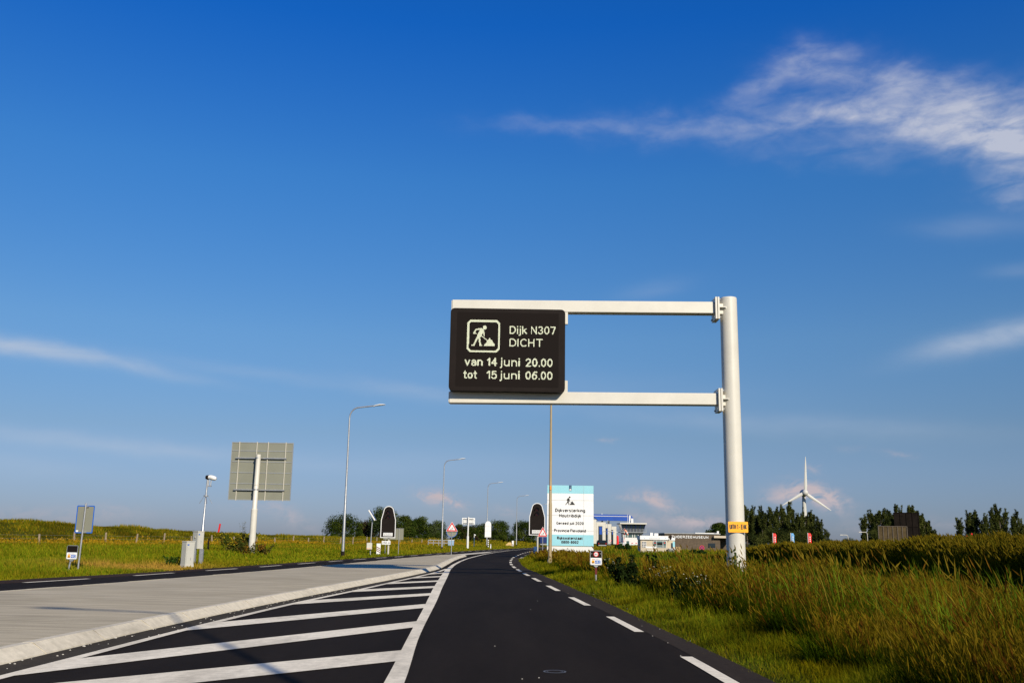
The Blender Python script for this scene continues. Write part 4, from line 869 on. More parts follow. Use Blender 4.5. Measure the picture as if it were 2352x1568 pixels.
for v in (102, 182): MB().box(((x0+x1)/2, .15, f6(0, v)[1]), ((x1-x0)*.8, .06, .06)).build('cross_rail', 'steel_grey', t)
# white back of an arched sign
YV = 146.; p = A(*c16(1189, 665), YV); root = np.array([p[0], YV, gz(p[0], YV)]); f6 = plane_map(c16, YV, root)
t = thing('arched_sign_back', 'white arched sign back on a black and white banded post behind the third silver lamp', 'road sign', root)
x0, z1 = f6(1131, 155); x1, z0 = f6(1243, 460); w = x1-x0; cx = (x0+x1)/2; r = w/2
MB().prism([(x0, z0), (x1, z0), (x1-.02, z1-r*1.1)]+[(cx+(r-.02)*math.cos(math.pi*k/10), z1-r*1.1+r*1.1*math.sin(math.pi*k/10)) for k in range(1, 10)]+[(x0+.02, z1-r*1.1)], 0, .06).build('sign_panel', 'signwhite', t)
for v in (235, 320, 432): MB().box((cx, -.008, f6(0, v)[1]), (w-.06, .012, .018)).build('panel_rib', 'cream_dirty', t)
MB().tube([(0, .08, -.2), (0, .08, z0+.3)], .075, 12).build('post', 'black', t, smooth=True)
for v in (498, 535, 573, 610, 650): zz = f6(0, v)[1]; MB().tube([(0, .08, zz-.085), (0, .08, zz+.085)], .079, 12).build('white_band', 'signwhite', t, smooth=True)
YV = 139.; p = A(*c16(1235, 680), YV); t = thing('road_delineator', 'small white edge post beside the banded post', 'edge post', (p[0], YV, gz(p[0], YV)))
MB().box((0, 0, .3), (.13, .09, .72), taper=.85).build('post', 'signwhite', t, bevel=.01); MB().box((0, -.047, .52), (.05, .01, .12)).build('reflector', 'steel_grey', t)
YV = 150.; p = A(*c16(922, 640), YV); root = np.array([p[0], YV, gz(p[0], YV)]); t = thing('camera_mast', 'short white camera post in front of the dark tree row', 'camera mast', root); f6 = plane_map(c16, YV, root); zt = f6(0, 382)[1]
MB().tube([(0, 0, -.2), (0, 0, zt)], .05, 8).build('mast', 'white', t, smooth=True); MB().box((.12, 0, zt-.15), (.24, .14, .16), ry=.3).build('camera_body', 'white', t, bevel=.02)
# rail and blue bin
YV = 150.; c_l = A(*c16(60, 580), YV); c_r = A(*c16(455, 580), YV); t = thing('guard_rail', 'grey horizontal rail on thin posts in front of the trees', 'railing', (c_l[0], YV, gz(c_l[0], YV))); L = c_r[0]-c_l[0]
for z in (.95, .55): MB().box((L/2, 0, z), (L, .08, .11)).build('rail', 'galv', t)
for k in range(5): MB().box((L*k/4, .05, .4), (.09, .08, 1.1)).build('leg', 'galv', t)
YV = 152.; p = A(*c16(487, 610), YV); t = thing('plastic_bin', 'light blue bin at the end of the grey rail', 'bin', (p[0], YV, gz(p[0], YV))); MB().box((0, 0, .5), (.85, .7, 1.0), taper=1.12).build('bin_body', 'blueplastic', t, bevel=.04); MB().box((0, 0, 1.04), (1.0, .84, .08)).build('lid', 'signwhite', t, bevel=.02)
# concrete wedge
YV = 190.; p0, p1, p2 = A(*c16(1472, 620), YV), A(*c16(1575, 552), YV), A(*c16(1618, 556), YV); g0 = gz(p0[0], YV)-.1
mb = MB(); out = [(p0[0], g0), (p2[0]+.3, g0), (p2[0], p2[2]), (p1[0], p1[2])]; o = mb.prism(out, YV, YV+2.5).build('concrete_wedge', 'hay'); tag(o, 'tan concrete wedge in the grass beside the distant marker board', 'concrete block')
# pasture fence
t = thing('pasture_fence', 'line of old wooden posts with thin wire along the foot of the grassy dike', 'fence', (XF(80), 80, 0)); ys_ = list(np.arange(64, 172, 4.1)); wr = [MB() for _ in range(3)]; pp = None; r = random.Random(5)
for y in ys_:
    x = float(XF(y))+r.uniform(-.2, .2)+.6; z = gz(x, y); tx_, ty_ = r.uniform(-.1, .1), r.uniform(-.05, .05); h = r.uniform(1.0, 1.3)
    MB().tube([(x-XF(80), y-80, z-.2), (x-XF(80)+tx_, y-80+ty_, z+h)], [.10, .085], 7).build('post', 'post', t)
    if pp is not None:
        for q_, hz_ in enumerate((.35, .65, .95)): wr[q_].tube([(pp[0]-XF(80), pp[1]-80, pp[2]+hz_), (x-XF(80), y-80, z+hz_)], .005, 4, False)
    pp = (x, y, z)
for w_ in wr: w_.build('wire', 'steel_grey', t)
for px, pyt, pyb, Y, m, lab, cat, w in ((503, 1202, 1216, 135, 'red', 'red leaning marker post on the dike crest', 'marker post', .22), (477.5, 1236, 1261, 70, 'black', 'short black post in the grass right of the camera mast', 'post', .11)):
    p = A(px, pyb, Y); t_ = A(px+(4 if m == 'red' else 1), pyt, Y); g0 = gz(p[0], Y); o = MB().box((0, 0, (t_[2]-g0)/2-.1), (w, w*.5, t_[2]-g0+.2), ry=.12 if m == 'red' else .03).build('marker_post', m, bevel=.01, loc=(p[0], Y, g0)); tag(o, lab, cat)

# ------------------------------------------------------------------ buildings and things at the bridge
c5b = lambda x, y: (1349.4+x/6.0667, 1091+y/6.0667)
def frame5(px, py, Y): p = A(*c5b(px, py), Y); r_ = np.array([p[0], Y, gz(p[0], Y)]); return r_, plane_map(c5b, Y, r_)
# museum
root, f = frame5(1460, 1070, 130.)
t = thing('museum_building', 'low building clad in weathered grey boards behind the snack kiosk', 'building', root)
x0, x1 = f(1076, 900)[0], f(1848, 900)[0]; zt = (f(1076, 812)[1]+f(1846, 822)[1])/2
mb = MB(); n = 52; r = random.Random(2)
for k in range(n):
    xa = x0+(x1-x0)*k/n; xb = x0+(x1-x0)*(k+1)/n; d = r.uniform(0, .03); mb.box(((xa+xb)/2, 3+d, zt/2-.3), ((xb-xa)*.97, 6, zt+.6))
wl = mb.build('wall', 'wood', t); MB().box(((x0+x1)/2, 3.0, zt/2-.32), (x1-x0-.05, 5.9, zt+.5)).build('wall_core', 'wood', wl)
MB().box(((x0+x1)/2, 3, zt+.05), (x1-x0+.1, 6.2, .09)).build('roof_trim', 'steel_grey', t)
rv = MB().box((f(1690, 815)[0], 2, zt+.14), (3.0, .8, .12)).box((f(1838, 800)[0], 1.0, zt+.25), (.25, .25, .4)); rv.build('roof_vent', 'white', t)
mb = MB(); xa, zz = f(1170, 872); put_text(mb, 'ZUIDERZEEMUSEUM', xa, f(1684, 880)[0], (zz+f(1684, 880)[1])/2, .33, -.05, spacing=1.25, bold=.03); mb.build('lettering', 'signwhite', wl)
xa, z1 = f(1684, 945); xb, z0 = f(1780, 1006); wn_ = MB().box(((xa+xb)/2, -.02, (z0+z1)/2), (xb-xa, .06, z1-z0)).build('window', 'glass', t)
x2 = f(2010, 900)[0]; zc = f(1950, 860)[1]
MB().box(((x1+x2)/2+.1, 2.5, zc), (x2-x1+2, 6, .28)).build('canopy', 'creamwall', t)
MB().box(((x1+x2)/2+1, 5.4, zc/2-.2), (x2-x1+4, .3, zc)).build('rear_wall', 'wood', t)
for xx in (x1+1.2, x2): MB().box((xx, 1, zc/2-.2), (.14, .14, zc+.1)).build('canopy_post', 'wood', t)
# kiosk
root, f = frame5(930, 1094, 108.)
t = thing('snack_kiosk', 'cream clad snack kiosk with a white sign fascia in front of the boarded building', 'kiosk', root)
x0, x1 = f(740, 1000)[0], f(1119, 1000)[0]; zf1, zf0 = f(930, 848)[1], f(930, 896)[1]; dp = 2.4
mb = MB(); nb = 14
for k in range(nb): za = -.1+(zf0+.1)*k/nb; zb_ = -.1+(zf0+.1)*(k+1)/nb; mb.box(((x0+x1)/2, dp/2+.008*(k % 2), (za+zb_)/2), (x1-x0, dp, (zb_-za)*.94))
wl = mb.build('wall', 'creamwall', t); MB().box(((x0+x1)/2, dp/2+.02, zf0/2-.05), (x1-x0-.03, dp-.05, zf0+.05)).build('wall_core', 'creamwall', wl)
fa = MB().box(((x0+x1)/2-.02, dp/2-.06, (zf0+zf1)/2), (x1-x0+.1, dp+.2, zf1-zf0)).build('fascia', 'signwhite', t)
yq = -.166; mb = MB(); xa, zz = f(857, 884); put_text(mb, 'Eethuis De Dijk', xa, f(1008, 884)[0], zz, .11, yq, shear=.25); mb.build('lettering', 'steel_grey', fa)
mb = MB()
for u in (790, 1082):
    q_ = f(u, 875); mb.flat([(q_[0]-.1, q_[1]-.02), (q_[0]+.12, q_[1]-.03), (q_[0]+.05, q_[1]+.03), (q_[0]-.06, q_[1]+.02)], yq); mb.flat([(q_[0]-.1, q_[1]+.05), (q_[0]+.02, q_[1]+.04), (q_[0]-.02, q_[1]+.1)], yq)
mb.build('emblem', 'blueplastic', fa)
MB().box(((x0+x1)/2, dp/2, zf1+.03), (x1-x0+.16, dp+.26, .05)).build('roof_edge', 'white', t)
xa, z1 = f(918, 912); xb, z0 = f(1096, 1005); wf = MB().box(((xa+xb)/2, -.01, (z0+z1)/2), (xb-xa+.06, .08, z1-z0+.06)).build('window', 'white', t)
MB().box(((xa+xb)/2, -.045, (z0+z1)/2), (xb-xa-.03, .03, z1-z0-.03)).build('pane', 'glassgreen', wf)
mb = MB()
for u in (962, 1050): q_ = f(u, 950)[0]; mb.box((q_, -.07, (z0+z1)/2), (.04, .03, z1-z0))
mb.box(((xa+xb)/2, -.07, f(0, 965)[1]), (xb-xa, .028, .03)); mb.build('mullions', 'white', wf)
mb = MB()
for u in (940, 1073): q_ = f(u, 940); mb.flat([(q_[0]-.05, q_[1]-.07), (q_[0]+.05, q_[1]-.07), (q_[0]+.05, q_[1]+.05), (q_[0]-.05, q_[1]+.05)], -.064)
mb.build('window_poster', 'redcloth', wf)
MB().box(((xa+xb)/2, -.055, f(0, 938)[1]), (.7, .012, .22)).build('counter_opening', 'black', wf)
xa, z1 = f(760, 918); xb, z0 = f(822, 1005); mn = MB().box(((xa+xb)/2, -.01, (z0+z1)/2), (xb-xa, .03, z1-z0)).build('menu_board', 'signwhite', t); mb = MB()
for i_ in range(4):
    for j_ in range(3):
        u0 = xa+(xb-xa)*(j_+.12)/3; u1 = xa+(xb-xa)*(j_+.86)/3; v0 = z0+(z1-z0)*(i_+.12)/4; v1 = z0+(z1-z0)*(i_+.85)/4; mb.flat([(u0, v0), (u1, v0), (u1, v1), (u0, v1)], -.028)
mb.build('menu_pictures', 'ink', mn)
x2 = f(1226, 1000)[0]; z2 = f(1180, 872)[1]; z3 = f(1180, 905)[1]
MB().box(((x1+x2)/2+.01, dp/2+.25, z3/2-.05), (x2-x1-.02, dp-.3, z3)).build('side_wall', 'creamwall', t); MB().box(((x1+x2)/2+.01, dp/2+.22, (z2+z3)/2+.003), (x2-x1+.02, dp-.2, z2-z3)).build('side_fascia', 'signwhite', t)
xa, z1 = f(1190, 920); xb, z0 = f(1220, 998); MB().box(((xa+xb)/2, .1, (z0+z1)/2), (xb-xa, .03, z1-z0)).build('map_poster', 'lightblue', t)
MB().box((f(1098, 1)[0], -.06, f(0, 1033)[1]), (.2, .12, .3)).build('letter_box', 'black', t)
mb = MB()
for u0, u1, v0, v1 in ((886, 924, 800, 845), (945, 1000, 808, 845)): a_, b_ = f(u0, v0), f(u1, v1); mb.box(((a_[0]+b_[0])/2, 1.0, (a_[1]+b_[1])/2+.02), (b_[0]-a_[0], .6, a_[1]-b_[1])).build('roof_unit', 'white', t); mb = MB()
MB().box((f(1045, 0)[0], 1.4, f(0, 838)[1]), (.9, .5, .1)).build('roof_duct', 'white', t)
q_ = f(1152, 866); dsh = MB(); n = 14
V = [(q_[0], -.25, q_[1])]+[(q_[0]+.20*math.cos(k*2*math.pi/n)*.7, -.2, q_[1]+.27*math.sin(k*2*math.pi/n)) for k in range(n)]; dsh.add(V, [(0, 1+k, 1+(k+1) % n) for k in range(n)]).add([(v[0], v[1]+.05, v[2]) for v in V], [(0, 1+(k+1) % n, 1+k) for k in range(n)]); dsh.build('satellite_dish', 'black', t)
MB().tube([(q_[0], -.18, q_[1]), (q_[0], .2, q_[1]-.2), (q_[0], .2, zf1-.3)], .02, 6).build('dish_arm', 'steel_grey', t)
root, f = frame5(890, 1088, 106.); t = thing('bench', 'long white slatted bench in front of the snack kiosk', 'bench', root); x0, x1 = f(815, 1050)[0], f(965, 1050)[0]
MB().box(((x0+x1)/2, 0, .38), (x1-x0, .35, .06)).build('seat', 'white', t); MB().box(((x0+x1)/2, .2, .68), (x1-x0, .05, .18)).build('backrest', 'white', t)
for xx in (x0+.15, x1-.15): MB().box((xx, .05, .15), (.07, .3, .5)).build('leg', 'white', t)
root, f = frame5(1172, 1080, 106.); t = thing('waste_container', 'grey metal waste container at the right corner of the kiosk', 'container', root); w = f(1215, 0)[0]-f(1130, 0)[0]; h = f(0, 1008)[1]-.08
MB().box((0, 0, h/2+.1), (w*.88, .9, h*.9), taper=1.12).build('container_body', 'galv', t, bevel=.03); MB().box((0, 0, h+.09), (w*1.04, 1.05, .1)).build('lid', 'galv', t, bevel=.02); MB().box((0, -.49, h*.72), (.1, .06, .12)).build('handle', 'black', t)
for sx in (-1, 1): MB().tube([(sx*w*.33, -.38, .07), (sx*w*.33+.06, -.38, .07)], .08, 10).build('wheel', 'tyre', t)
root, f = frame5(1265, 1090, 104.); mb = MB(); r = random.Random(8)
for k in range(70): a_ = r.uniform(0, 6.28); rr = r.uniform(.05, .4); mb.tube([(.05*math.cos(a_), .05*math.sin(a_), -.1), (rr*.6*math.cos(a_), rr*.6*math.sin(a_), r.uniform(.4, .8)), (rr*math.cos(a_), rr*math.sin(a_), r.uniform(.3, .75))], [.012, .014, .006], 4)
o = mb.build('dry_shrub', 'hay', loc=root); tag(o, 'straw coloured dried shrub right of the waste container', 'shrub')
# no stopping sign
root, f = frame5(1595, 1075, 100.); t = thing('no_stopping_sign', 'round blue and red no stopping sign in front of the boarded wall', 'road sign', root); zc = f(0, 984)[1]; r = .25
d = MB().prism([(r*math.cos(k*math.pi/14), zc+r*math.sin(k*math.pi/14)) for k in range(28)], -.02, 0).build('plate', 'red', t); MB().disc((0, zc), r*.78, -.024, 28).build('blue_field', 'navy', d)
mb = MB()
for a_ in (45, 135): c_, s_ = math.cos(math.radians(a_))*r*.8, math.sin(math.radians(a_))*r*.8; n1, n2 = -math.sin(math.radians(a_))*.025, math.cos(math.radians(a_))*.025; mb.flat([(-c_+n1, zc-s_+n2), (c_+n1, zc+s_+n2), (c_-n1, zc+s_-n2), (-c_-n1, zc-s_-n2)], -.028-.001*(a_ > 90))
mb.build('red_cross', 'red', d); MB().tube([(0, .02, -.2), (0, .02, zc+.1)], .03, 8).build('post', 'galv', t); MB().box((0, -.01, zc-.42), (.36, .015, .2)).build('sub_plate', 'signwhite', t)
# control tower
root, f = frame5(615, 1008, 350.); t = thing('bridge_control_tower', 'white bridge control tower with a flared glass cabin and balcony', 'building', root)
def tap(mb, x0, x1, X0, X1, z0, z1, d0, d1): V = [(x0, -d0, z0), (x1, -d0, z0), (x1, d0, z0), (x0, d0, z0), (X0, -d1, z1), (X1, -d1, z1), (X1, d1, z1), (X0, d1, z1)]; mb.add(V, [(3, 2, 1, 0), (4, 5, 6, 7), (0, 1, 5, 4), (1, 2, 6, 5), (2, 3, 7, 6), (3, 0, 4, 7)])
X = lambda u: f(u, 800)[0]; Z = lambda v: f(615, v)[1]
MB().box(((X(483)+X(692))/2, 0, Z(868)/2-.5), (X(692)-X(483), 7, Z(868)+1)).build('base_wall', 'white', t)
MB().box(((X(693)+X(745))/2+.1, .6, Z(820)/2-.5), (X(745)-X(693), 6, Z(820)+1)).build('glazed_stair', 'glassgreen', t); mb = MB()
for k in range(5): mb.box(((X(693)+X(745))/2+.1, -2.45, Z(820)*k/5+.3), (X(745)-X(693), .12, .16))
for u in (697, 718, 742): mb.box((X(u), -2.47, Z(820)/2), (.16, .1, Z(820)))
mb.build('stair_mullions', 'white', t)
ws = MB().box(((X(483)+X(690))/2, 0, (Z(866)+Z(818))/2), (X(690)-X(483)-.2, 6.9, Z(818)-Z(866))).build('window', 'glassgreen', t); mb = MB()
for u in (484, 515, 545, 610, 640, 688): mb.box((X(u), -3.5, (Z(866)+Z(818))/2), (.22, .12, Z(818)-Z(866)))
mb.build('mullions', 'white', ws)
MB().box(((X(480)+X(757))/2, 0, (Z(797)+Z(818))/2), (X(757)-X(480), 7.4, Z(797)-Z(818))).build('floor_band', 'white', t)
MB().box(((X(440)+X(795))/2, 0, Z(795)), (X(795)-X(440), 9.5, .22)).build('balcony', 'steel_grey', t)
mb = MB(); tap(mb, X(480), X(755), X(452), X(785), Z(793), Z(686), 3.6, 4.4); cb = mb.build('control_cabin', 'glass', t); mb = MB()
for k in range(6): a_ = k/5; mb.tube([(X(480)+(X(755)-X(480))*a_, -3.65, Z(793)), (X(452)+(X(785)-X(452))*a_, -4.45, Z(686))], .1, 5)
mb.build('cabin_mullions', 'navy', cb)
mb = MB()
for v in (748, 765, 780): mb.box(((X(440)+X(795))/2, -4.7, Z(v)), (X(795)-X(440), .07, .07)); mb.box((X(440), 0, Z(v)), (.07, 9.4, .07)); mb.box((X(795), 0, Z(v)), (.07, 9.4, .07))
for k in range(9): mb.box((X(440)+(X(795)-X(440))*k/8, -4.7, (Z(748)+Z(795))/2), (.09, .09, Z(748)-Z(795)))
mb.build('railing', 'steel_grey', t)
MB().box(((X(430)+X(802))/2, 0, (Z(665)+Z(685))/2), (X(802)-X(430), 10, Z(665)-Z(685))).build('roof', 'cream', t, bevel=.1)
MB().box((X(545), -3.56, Z(950)), (X(565)-X(530), .1, Z(915)-Z(985))).build('window', 'glassgreen', t)
MB().box((X(625), 1, (Z(600)+Z(665))/2), (X(640)-X(610), 2, Z(600)-Z(665))).build('chimney', 'white', t); MB().tube([(X(580), -1, Z(668)), (X(580), -1, Z(560))], .2, 8).tube([(X(555), -1, Z(668)), (X(555), -1, Z(545))], .06, 6).build('aerial', 'white', t)
# bascule bridge
root, f = frame5(250, 985, 380.); t = thing('bascule_bridge', 'white bridge piers under a blue lifting beam right of the billboard', 'bridge', root); X = lambda u: f(u, 800)[0]; Z = lambda v: f(300, v)[1]
mb = MB().prism([(X(-120), Z(545)), (X(560), Z(545)), (X(600), Z(555)), (X(630), Z(585)), (X(640), Z(610)), (X(610), Z(632)), (X(150), Z(632)), (X(110), Z(605)), (X(70), Z(572)), (X(-120), Z(572))], -1.5, 1.5); bm_ = mb.build('lifting_beam', 'deepblue', t)
MB().box(((X(-120)+X(560))/2, -1.53, Z(570)), (X(560)-X(-120), .05, .18)).box((X(590), -1.53, Z(592)), (.35, .06, Z(560)-Z(632))).build('beam_edge', 'white', bm_)
for (u0, u1, v0, w0, w1, wt) in ((60, 115, 622, 0, 0, 0), (116, 246, 656, 150, 193, 710), (247, 325, 680, 250, 271, 735), (327, 393, 712, 326, 344, 760)):
    pr = MB().box(((X(u0)+X(u1))/2, 0, Z(v0)/2-.5), (X(u1)-X(u0)-.02, 5, Z(v0)+1)).build('pier', 'cream', t)
    if w0:
        MB().box(((X(w0)+X(w1))/2, -2.53, (Z(wt)+Z(970))/2), (X(w1)-X(w0)+.3, .1, Z(wt)-Z(970))).build('recess', 'glass', pr); MB().box(((X(w0)+X(w1))/2+.1, -2.6, (Z(wt)+Z(835))/2), (X(w1)-X(w0)-.2, .1, Z(wt)-Z(835)-.6)).build('blue_shutter', 'deepblue', pr)
mb = MB()
for u, v0, v1 in ((207, 530, 660), (217, 540, 660), (306, 540, 690), (292, 640, 690)): mb.tube([(X(u), 2, Z(v1)), (X(u), 2, Z(v0))], .22, 7)
mb.build('exhaust_pipe', 'white', t)
def far_mast(lab, u, vt, Y, arm, m='galv'):
    root, f = frame5(u, 985, Y); t_ = thing('street_lamp', lab, 'street lamp', root, 'street lamps by the bridge'); zt = f(u, vt)[1]
    MB().tube([(0, 0, -.2), (0, 0, zt)], [.11, .07], 7).build('pole', m, t_); 
    if arm: MB().tube([(0, 0, zt), (arm*.3, 0, zt+.25), (arm, 0, zt+.3)], .06, 6).build('arm', m, t_); MB().box((arm*1.2, 0, zt+.3), (abs(arm)*.5, .25, .12)).build('lamp_head', 'white', t_)
far_mast('thin mast in front of the middle bridge pier', 284, 620, 330, 0); far_mast('low grey lamp with its arm to the right in front of the first bridge pier', 210, 790, 300, 2.6); far_mast('low lamp in front of the right bridge pier', 300, 800, 320, 2.0)
# yield signs
for u, v, Y, lab in ((320, 918, 240, 'yield sign in front of the right bridge pier'), (513, 924, 235, 'yield sign at the left foot of the control tower')):
    root, f = frame5(u, 990, Y); t = thing('yield_sign', lab, 'road sign', root, 'yield signs'); zc = f(u, v)[1]; w = 36/6.0667*Y/2200
    pl_ = MB().prism([(-w/2, zc+w*.43), (w/2, zc+w*.43), (0, zc-w*.43)], -.03, 0).build('plate', 'red', t); MB().flat([(-w*.3, zc+w*.32), (w*.3, zc+w*.32), (0, zc-w*.2)], -.035).build('white_field', 'signwhite', pl_); MB().tube([(0, .03, -.2), (0, .03, zc+.3)], .05, 6).build('post', 'galv', t)
# windsock
root, f = frame5(515, 985, 230.); t = thing('windsock', 'orange and white windsock drooping on a banded pole before the control tower', 'windsock', root); zt = f(515, 738)[1]
MB().tube([(0, 0, -.2), (0, 0, zt)], .06, 8).build('pole', 'signwhite', t)
for k in range(3): MB().tube([(0, 0, zt-.5-k*1.0), (0, 0, zt-.1-k*1.0)], .065, 8).build('red_band', 'red', t)
q = [f(518, 762), f(530, 772), f(545, 792), f(556, 812), f(566, 832)]; sk_ = MB().tube([(a_, 0, b_) for a_, b_ in q], [.2, .24, .2, .16, .12], 10).build('sock', 'orangewhite', t, smooth=True); MB().tube([(q[2][0], 0, q[2][1]), (q[3][0], 0, q[3][1])], [.205, .165], 10).build('white_ring', 'signwhite', sk_)
# closed parasol
root, f = frame5(420, 992, 200.); t = thing('closed_parasol', 'closed bright red parasol between the bridge and the control tower', 'parasol', root); h = f(420, 838)[1]
MB().tube([(0, 0, -.1), (0, 0, h+.05)], .05, 8).build('pole', 'white', t); mb = MB(); n = 16; L = [(h, .04), (h-.15, .16), (h-.5, .2), (h*.5, .2), (h*.28, .24), (.12, .36), (-.1, .38)]; V = []
for z, r_ in L: V += [(r_*(1+.14*math.cos(k*math.pi))*math.cos(k*2*math.pi/n), r_*(1+.14*math.cos(k*math.pi))*math.sin(k*2*math.pi/n), z) for k in range(n)]
mb.add(V, [(i_*n+k, i_*n+(k+1) % n, (i_+1)*n+(k+1) % n, (i_+1)*n+k) for i_ in range(len(L)-1) for k in range(n)]); mb.build('canopy', 'redcloth', t)
# vehicles
def car(name, lab, u, v, Y, w, body, cat):
    root, f = frame5(u, v, Y); t = thing(name, lab, cat, root); s = w/1.8
    P_ = [(-.9, .25), (.9, .25), (.9, .95), (.76, 1.42), (.6, 1.5), (-.6, 1.5), (-.76, 1.42), (-.9, .95)]
    MB().prism([(a_*s, b_*s) for a_, b_ in P_], -.1, 4*s).build('body', body, t, bevel=.06)
    MB().flat([(a_*s, b_*s) for a_, b_ in [(-.74, .95), (.74, .95), (.62, 1.38), (-.62, 1.38)]], -.125).build('rear_window', 'glass', t)
    for sx in (-1, 1): MB().box((sx*.78*s, -.12, .78*s), (.18*s, .06, .25*s)).build('tail_light', 'tailred', t); 
    for sx in (-1, 1):
        for yy_ in (.6, 3.2): MB().tube([(sx*.88*s, yy_*s, .3*s), (sx*.68*s, yy_*s, .3*s)], .31*s, 14).build('wheel', 'tyre', t)
    MB().box((0, -.16, .42*s), (1.7*s, .12, .2*s)).build('bumper', 'black' if body != 'black' else 'steel_grey', t)
car('parked_car', 'dark car parked in front of the first bridge pier', 207, 985, 205., 1.75, 'black', 'car'); car('parked_car', 'white car parked between the red parasol and the control tower', 472, 985, 260., 1.2, 'signwhite', 'car')
# lorry mostly behind the billboard
YV = 205.; p = A(1253, 1250, YV); g0 = gz(p[0], YV); t = thing('blue_lorry', 'dark blue lorry trailer showing left of the billboard', 'lorry', (p[0], YV, g0)); h = A(1253, 1231, YV)[2]-g0
MB().box((0, 3, h/2+.4), (2.3, 7, h-.6)).build('trailer', 'navy', t, bevel=.05); MB().box((0, -.45, .5), (2.2, .15, .22)).build('bumper', 'steel_grey', t); MB().box((-1.45, 3.2, h/2+.1), (.5, 6, h-.5)).build('side_panel', 'steel_grey', t)
for sx in (-1, 1):
    for yy_ in (.5, 1.7): MB().tube([(sx*1.05, yy_, .45), (sx*.75, yy_, .45)], .46, 14).build('wheel', 'tyre', t)
# barrier
root, f = frame5(680, 990, 290.); t = thing('road_barrier', 'low red and white barrier plank at the foot of the control tower', 'barrier', root); MB().box((0, 0, .9), (3.4, .06, .2)).build('plank', 'signwhite', t)
for k in (-1.2, 0, 1.2): MB().box((k, -.035, .9), (.55, .02, .2)).build('red_stripe', 'red', t)
for k in (-1.3, 1.3): MB().box((k, .05, .35), (.09, .09, 1.0)).build('leg', 'galv', t)
# flags
for px, pt, pb, m, lab in ((1777, 1223.5, 1252, 'redcloth', 'red banner flag nearest the gantry pole'), (1818, 1223, 1250, 'bluecloth', 'light blue banner flag'), (1857.5, 1223, 1252, 'redcloth', 'red banner flag under the wind turbine')):
    Y = 150.; p = A(px, pb, Y); g0 = gz(p[0], Y); t = thing('banner_flag', lab, 'flag', (p[0], Y, g0), 'banner flags in front of the poplars'); h = A(px-1.2, pt, Y)[2]-g0
    MB().tube([(-.06, 0, -.2), (-.06, 0, h)], .045, 7).build('pole', 'white', t)
    n = 8; V = []
    for k in range(n+1): z = .25+(h-.3)*k/n; wv = .06*math.sin(k*1.1); w = .46+.03*math.sin(k*2)-(.12 if k == n else 0); V += [(-.03, 0, z), (w*.5, wv, z), (w, -wv*.5, z)]
    fl = MB().add(V, [(3*k+q_, 3*k+q_+1, 3*k+q_+4, 3*k+q_+3) for k in range(n) for q_ in range(2)]).build('banner', m, t, smooth=True); fl.modifiers.new('solid', 'SOLIDIFY').thickness = .01
    mb = MB()
    for k in range(7): z = .5+(h-.9)*k/7; mb.flat([(.14, z), (.32, z), (.30, z+.16), (.16, z+.14)], -.09)
    mb.build('lettering', 'signwhite', fl)
# far lamps right
for px, pt, hx, lab in ((1948.6, 1228, 1931, 'far lamp over the low bush, arm to the left'), (1993.5, 1221.5, 1974.5, 'far lamp before the poplars left of the dark screens')):
    Y = 280.; p = A(px, 1250, Y); g0 = gz(p[0], Y); t = thing('street_lamp', lab, 'street lamp', (p[0], Y, g0), 'far lamps on the right'); h = A(px-2, pt, Y)[2]-g0; ax = (hx-px)*Y/2200
    MB().tube([(0, 0, -.3), (0, 0, h-.5)], [.12, .09], 8).build('pole', 'cream_dirty', t); MB().tube([(0, 0, h-.5), (-.15, 0, h-.12), (-.5, 0, h), (ax*.7, 0, h)], .08, 7).build('arm', 'cream_dirty', t); MB().box((ax*.85, 0, h), (abs(ax)*.35, .3, .16)).build('lamp_head', 'cream', t, bevel=.03)
# red-white posts
for px, pt, lab in ((2220.8, 1229.5, 'left one of two thin red and white posts in the far grass'), (2233.5, 1224, 'right, taller one of two thin red and white posts in the far grass')):
    Y = 75.; p = A(px, 1250, Y); g0 = gz(p[0], Y); t = thing('marker_post', lab, 'marker post', (p[0], Y, g0), 'red and white posts'); h = A(px, pt, Y)[2]-g0; MB().tube([(0, 0, -.2), (0, 0, h)], .06, 8).build('post', 'signwhite', t)
    for k in range(3): MB().tube([(0, 0, h-.3-k*.7), (0, 0, h+.004-k*.7)], .064, 8).build('red_band', 'redcloth', t)
# dark hoardings
def hoarding(lab, pxl, pxr, pyt, Y, m, cols, rows, tilt):
    a_ = A(pxl, pyt, Y); b_ = A(pxr, pyt+tilt, Y); g0 = gz((a_[0]+b_[0])/2, Y); t = thing('hoarding', lab, 'hoarding', ((a_[0]+b_[0])/2, Y, g0)); w = b_[0]-a_[0]; h = (a_[2]+b_[2])/2-g0
    MB().box((0, .1, h/2-.1), (w, .05, h+.2)).build('panel', m, t); fr_ = MB()
    for k in range(cols+1): fr_.box((-w/2+w*k/cols, .03, h/2-.1), (.1, .1, h+.2))
    for k in range(rows+1): fr_.box((0, .035, h*k/rows), (w, .08, .08))
    fr_.build('frame', 'bark' if m == 'brownpanel' else 'mesh', t)
    for xx in (-w*.35, w*.35): MB().tube([(xx, .5, -.2), (xx, .2, h*.9)], .09, 7).build('strut', 'mesh', t)
hoarding('tall almost black hoarding in front of the poplar group', 2053, 2109, 1178, 150, 'mesh', 4, 3, -2); hoarding('lower brown gridded hoarding leaning before the black one', 2017, 2083, 1206, 140, 'brownpanel', 6, 2, 4)
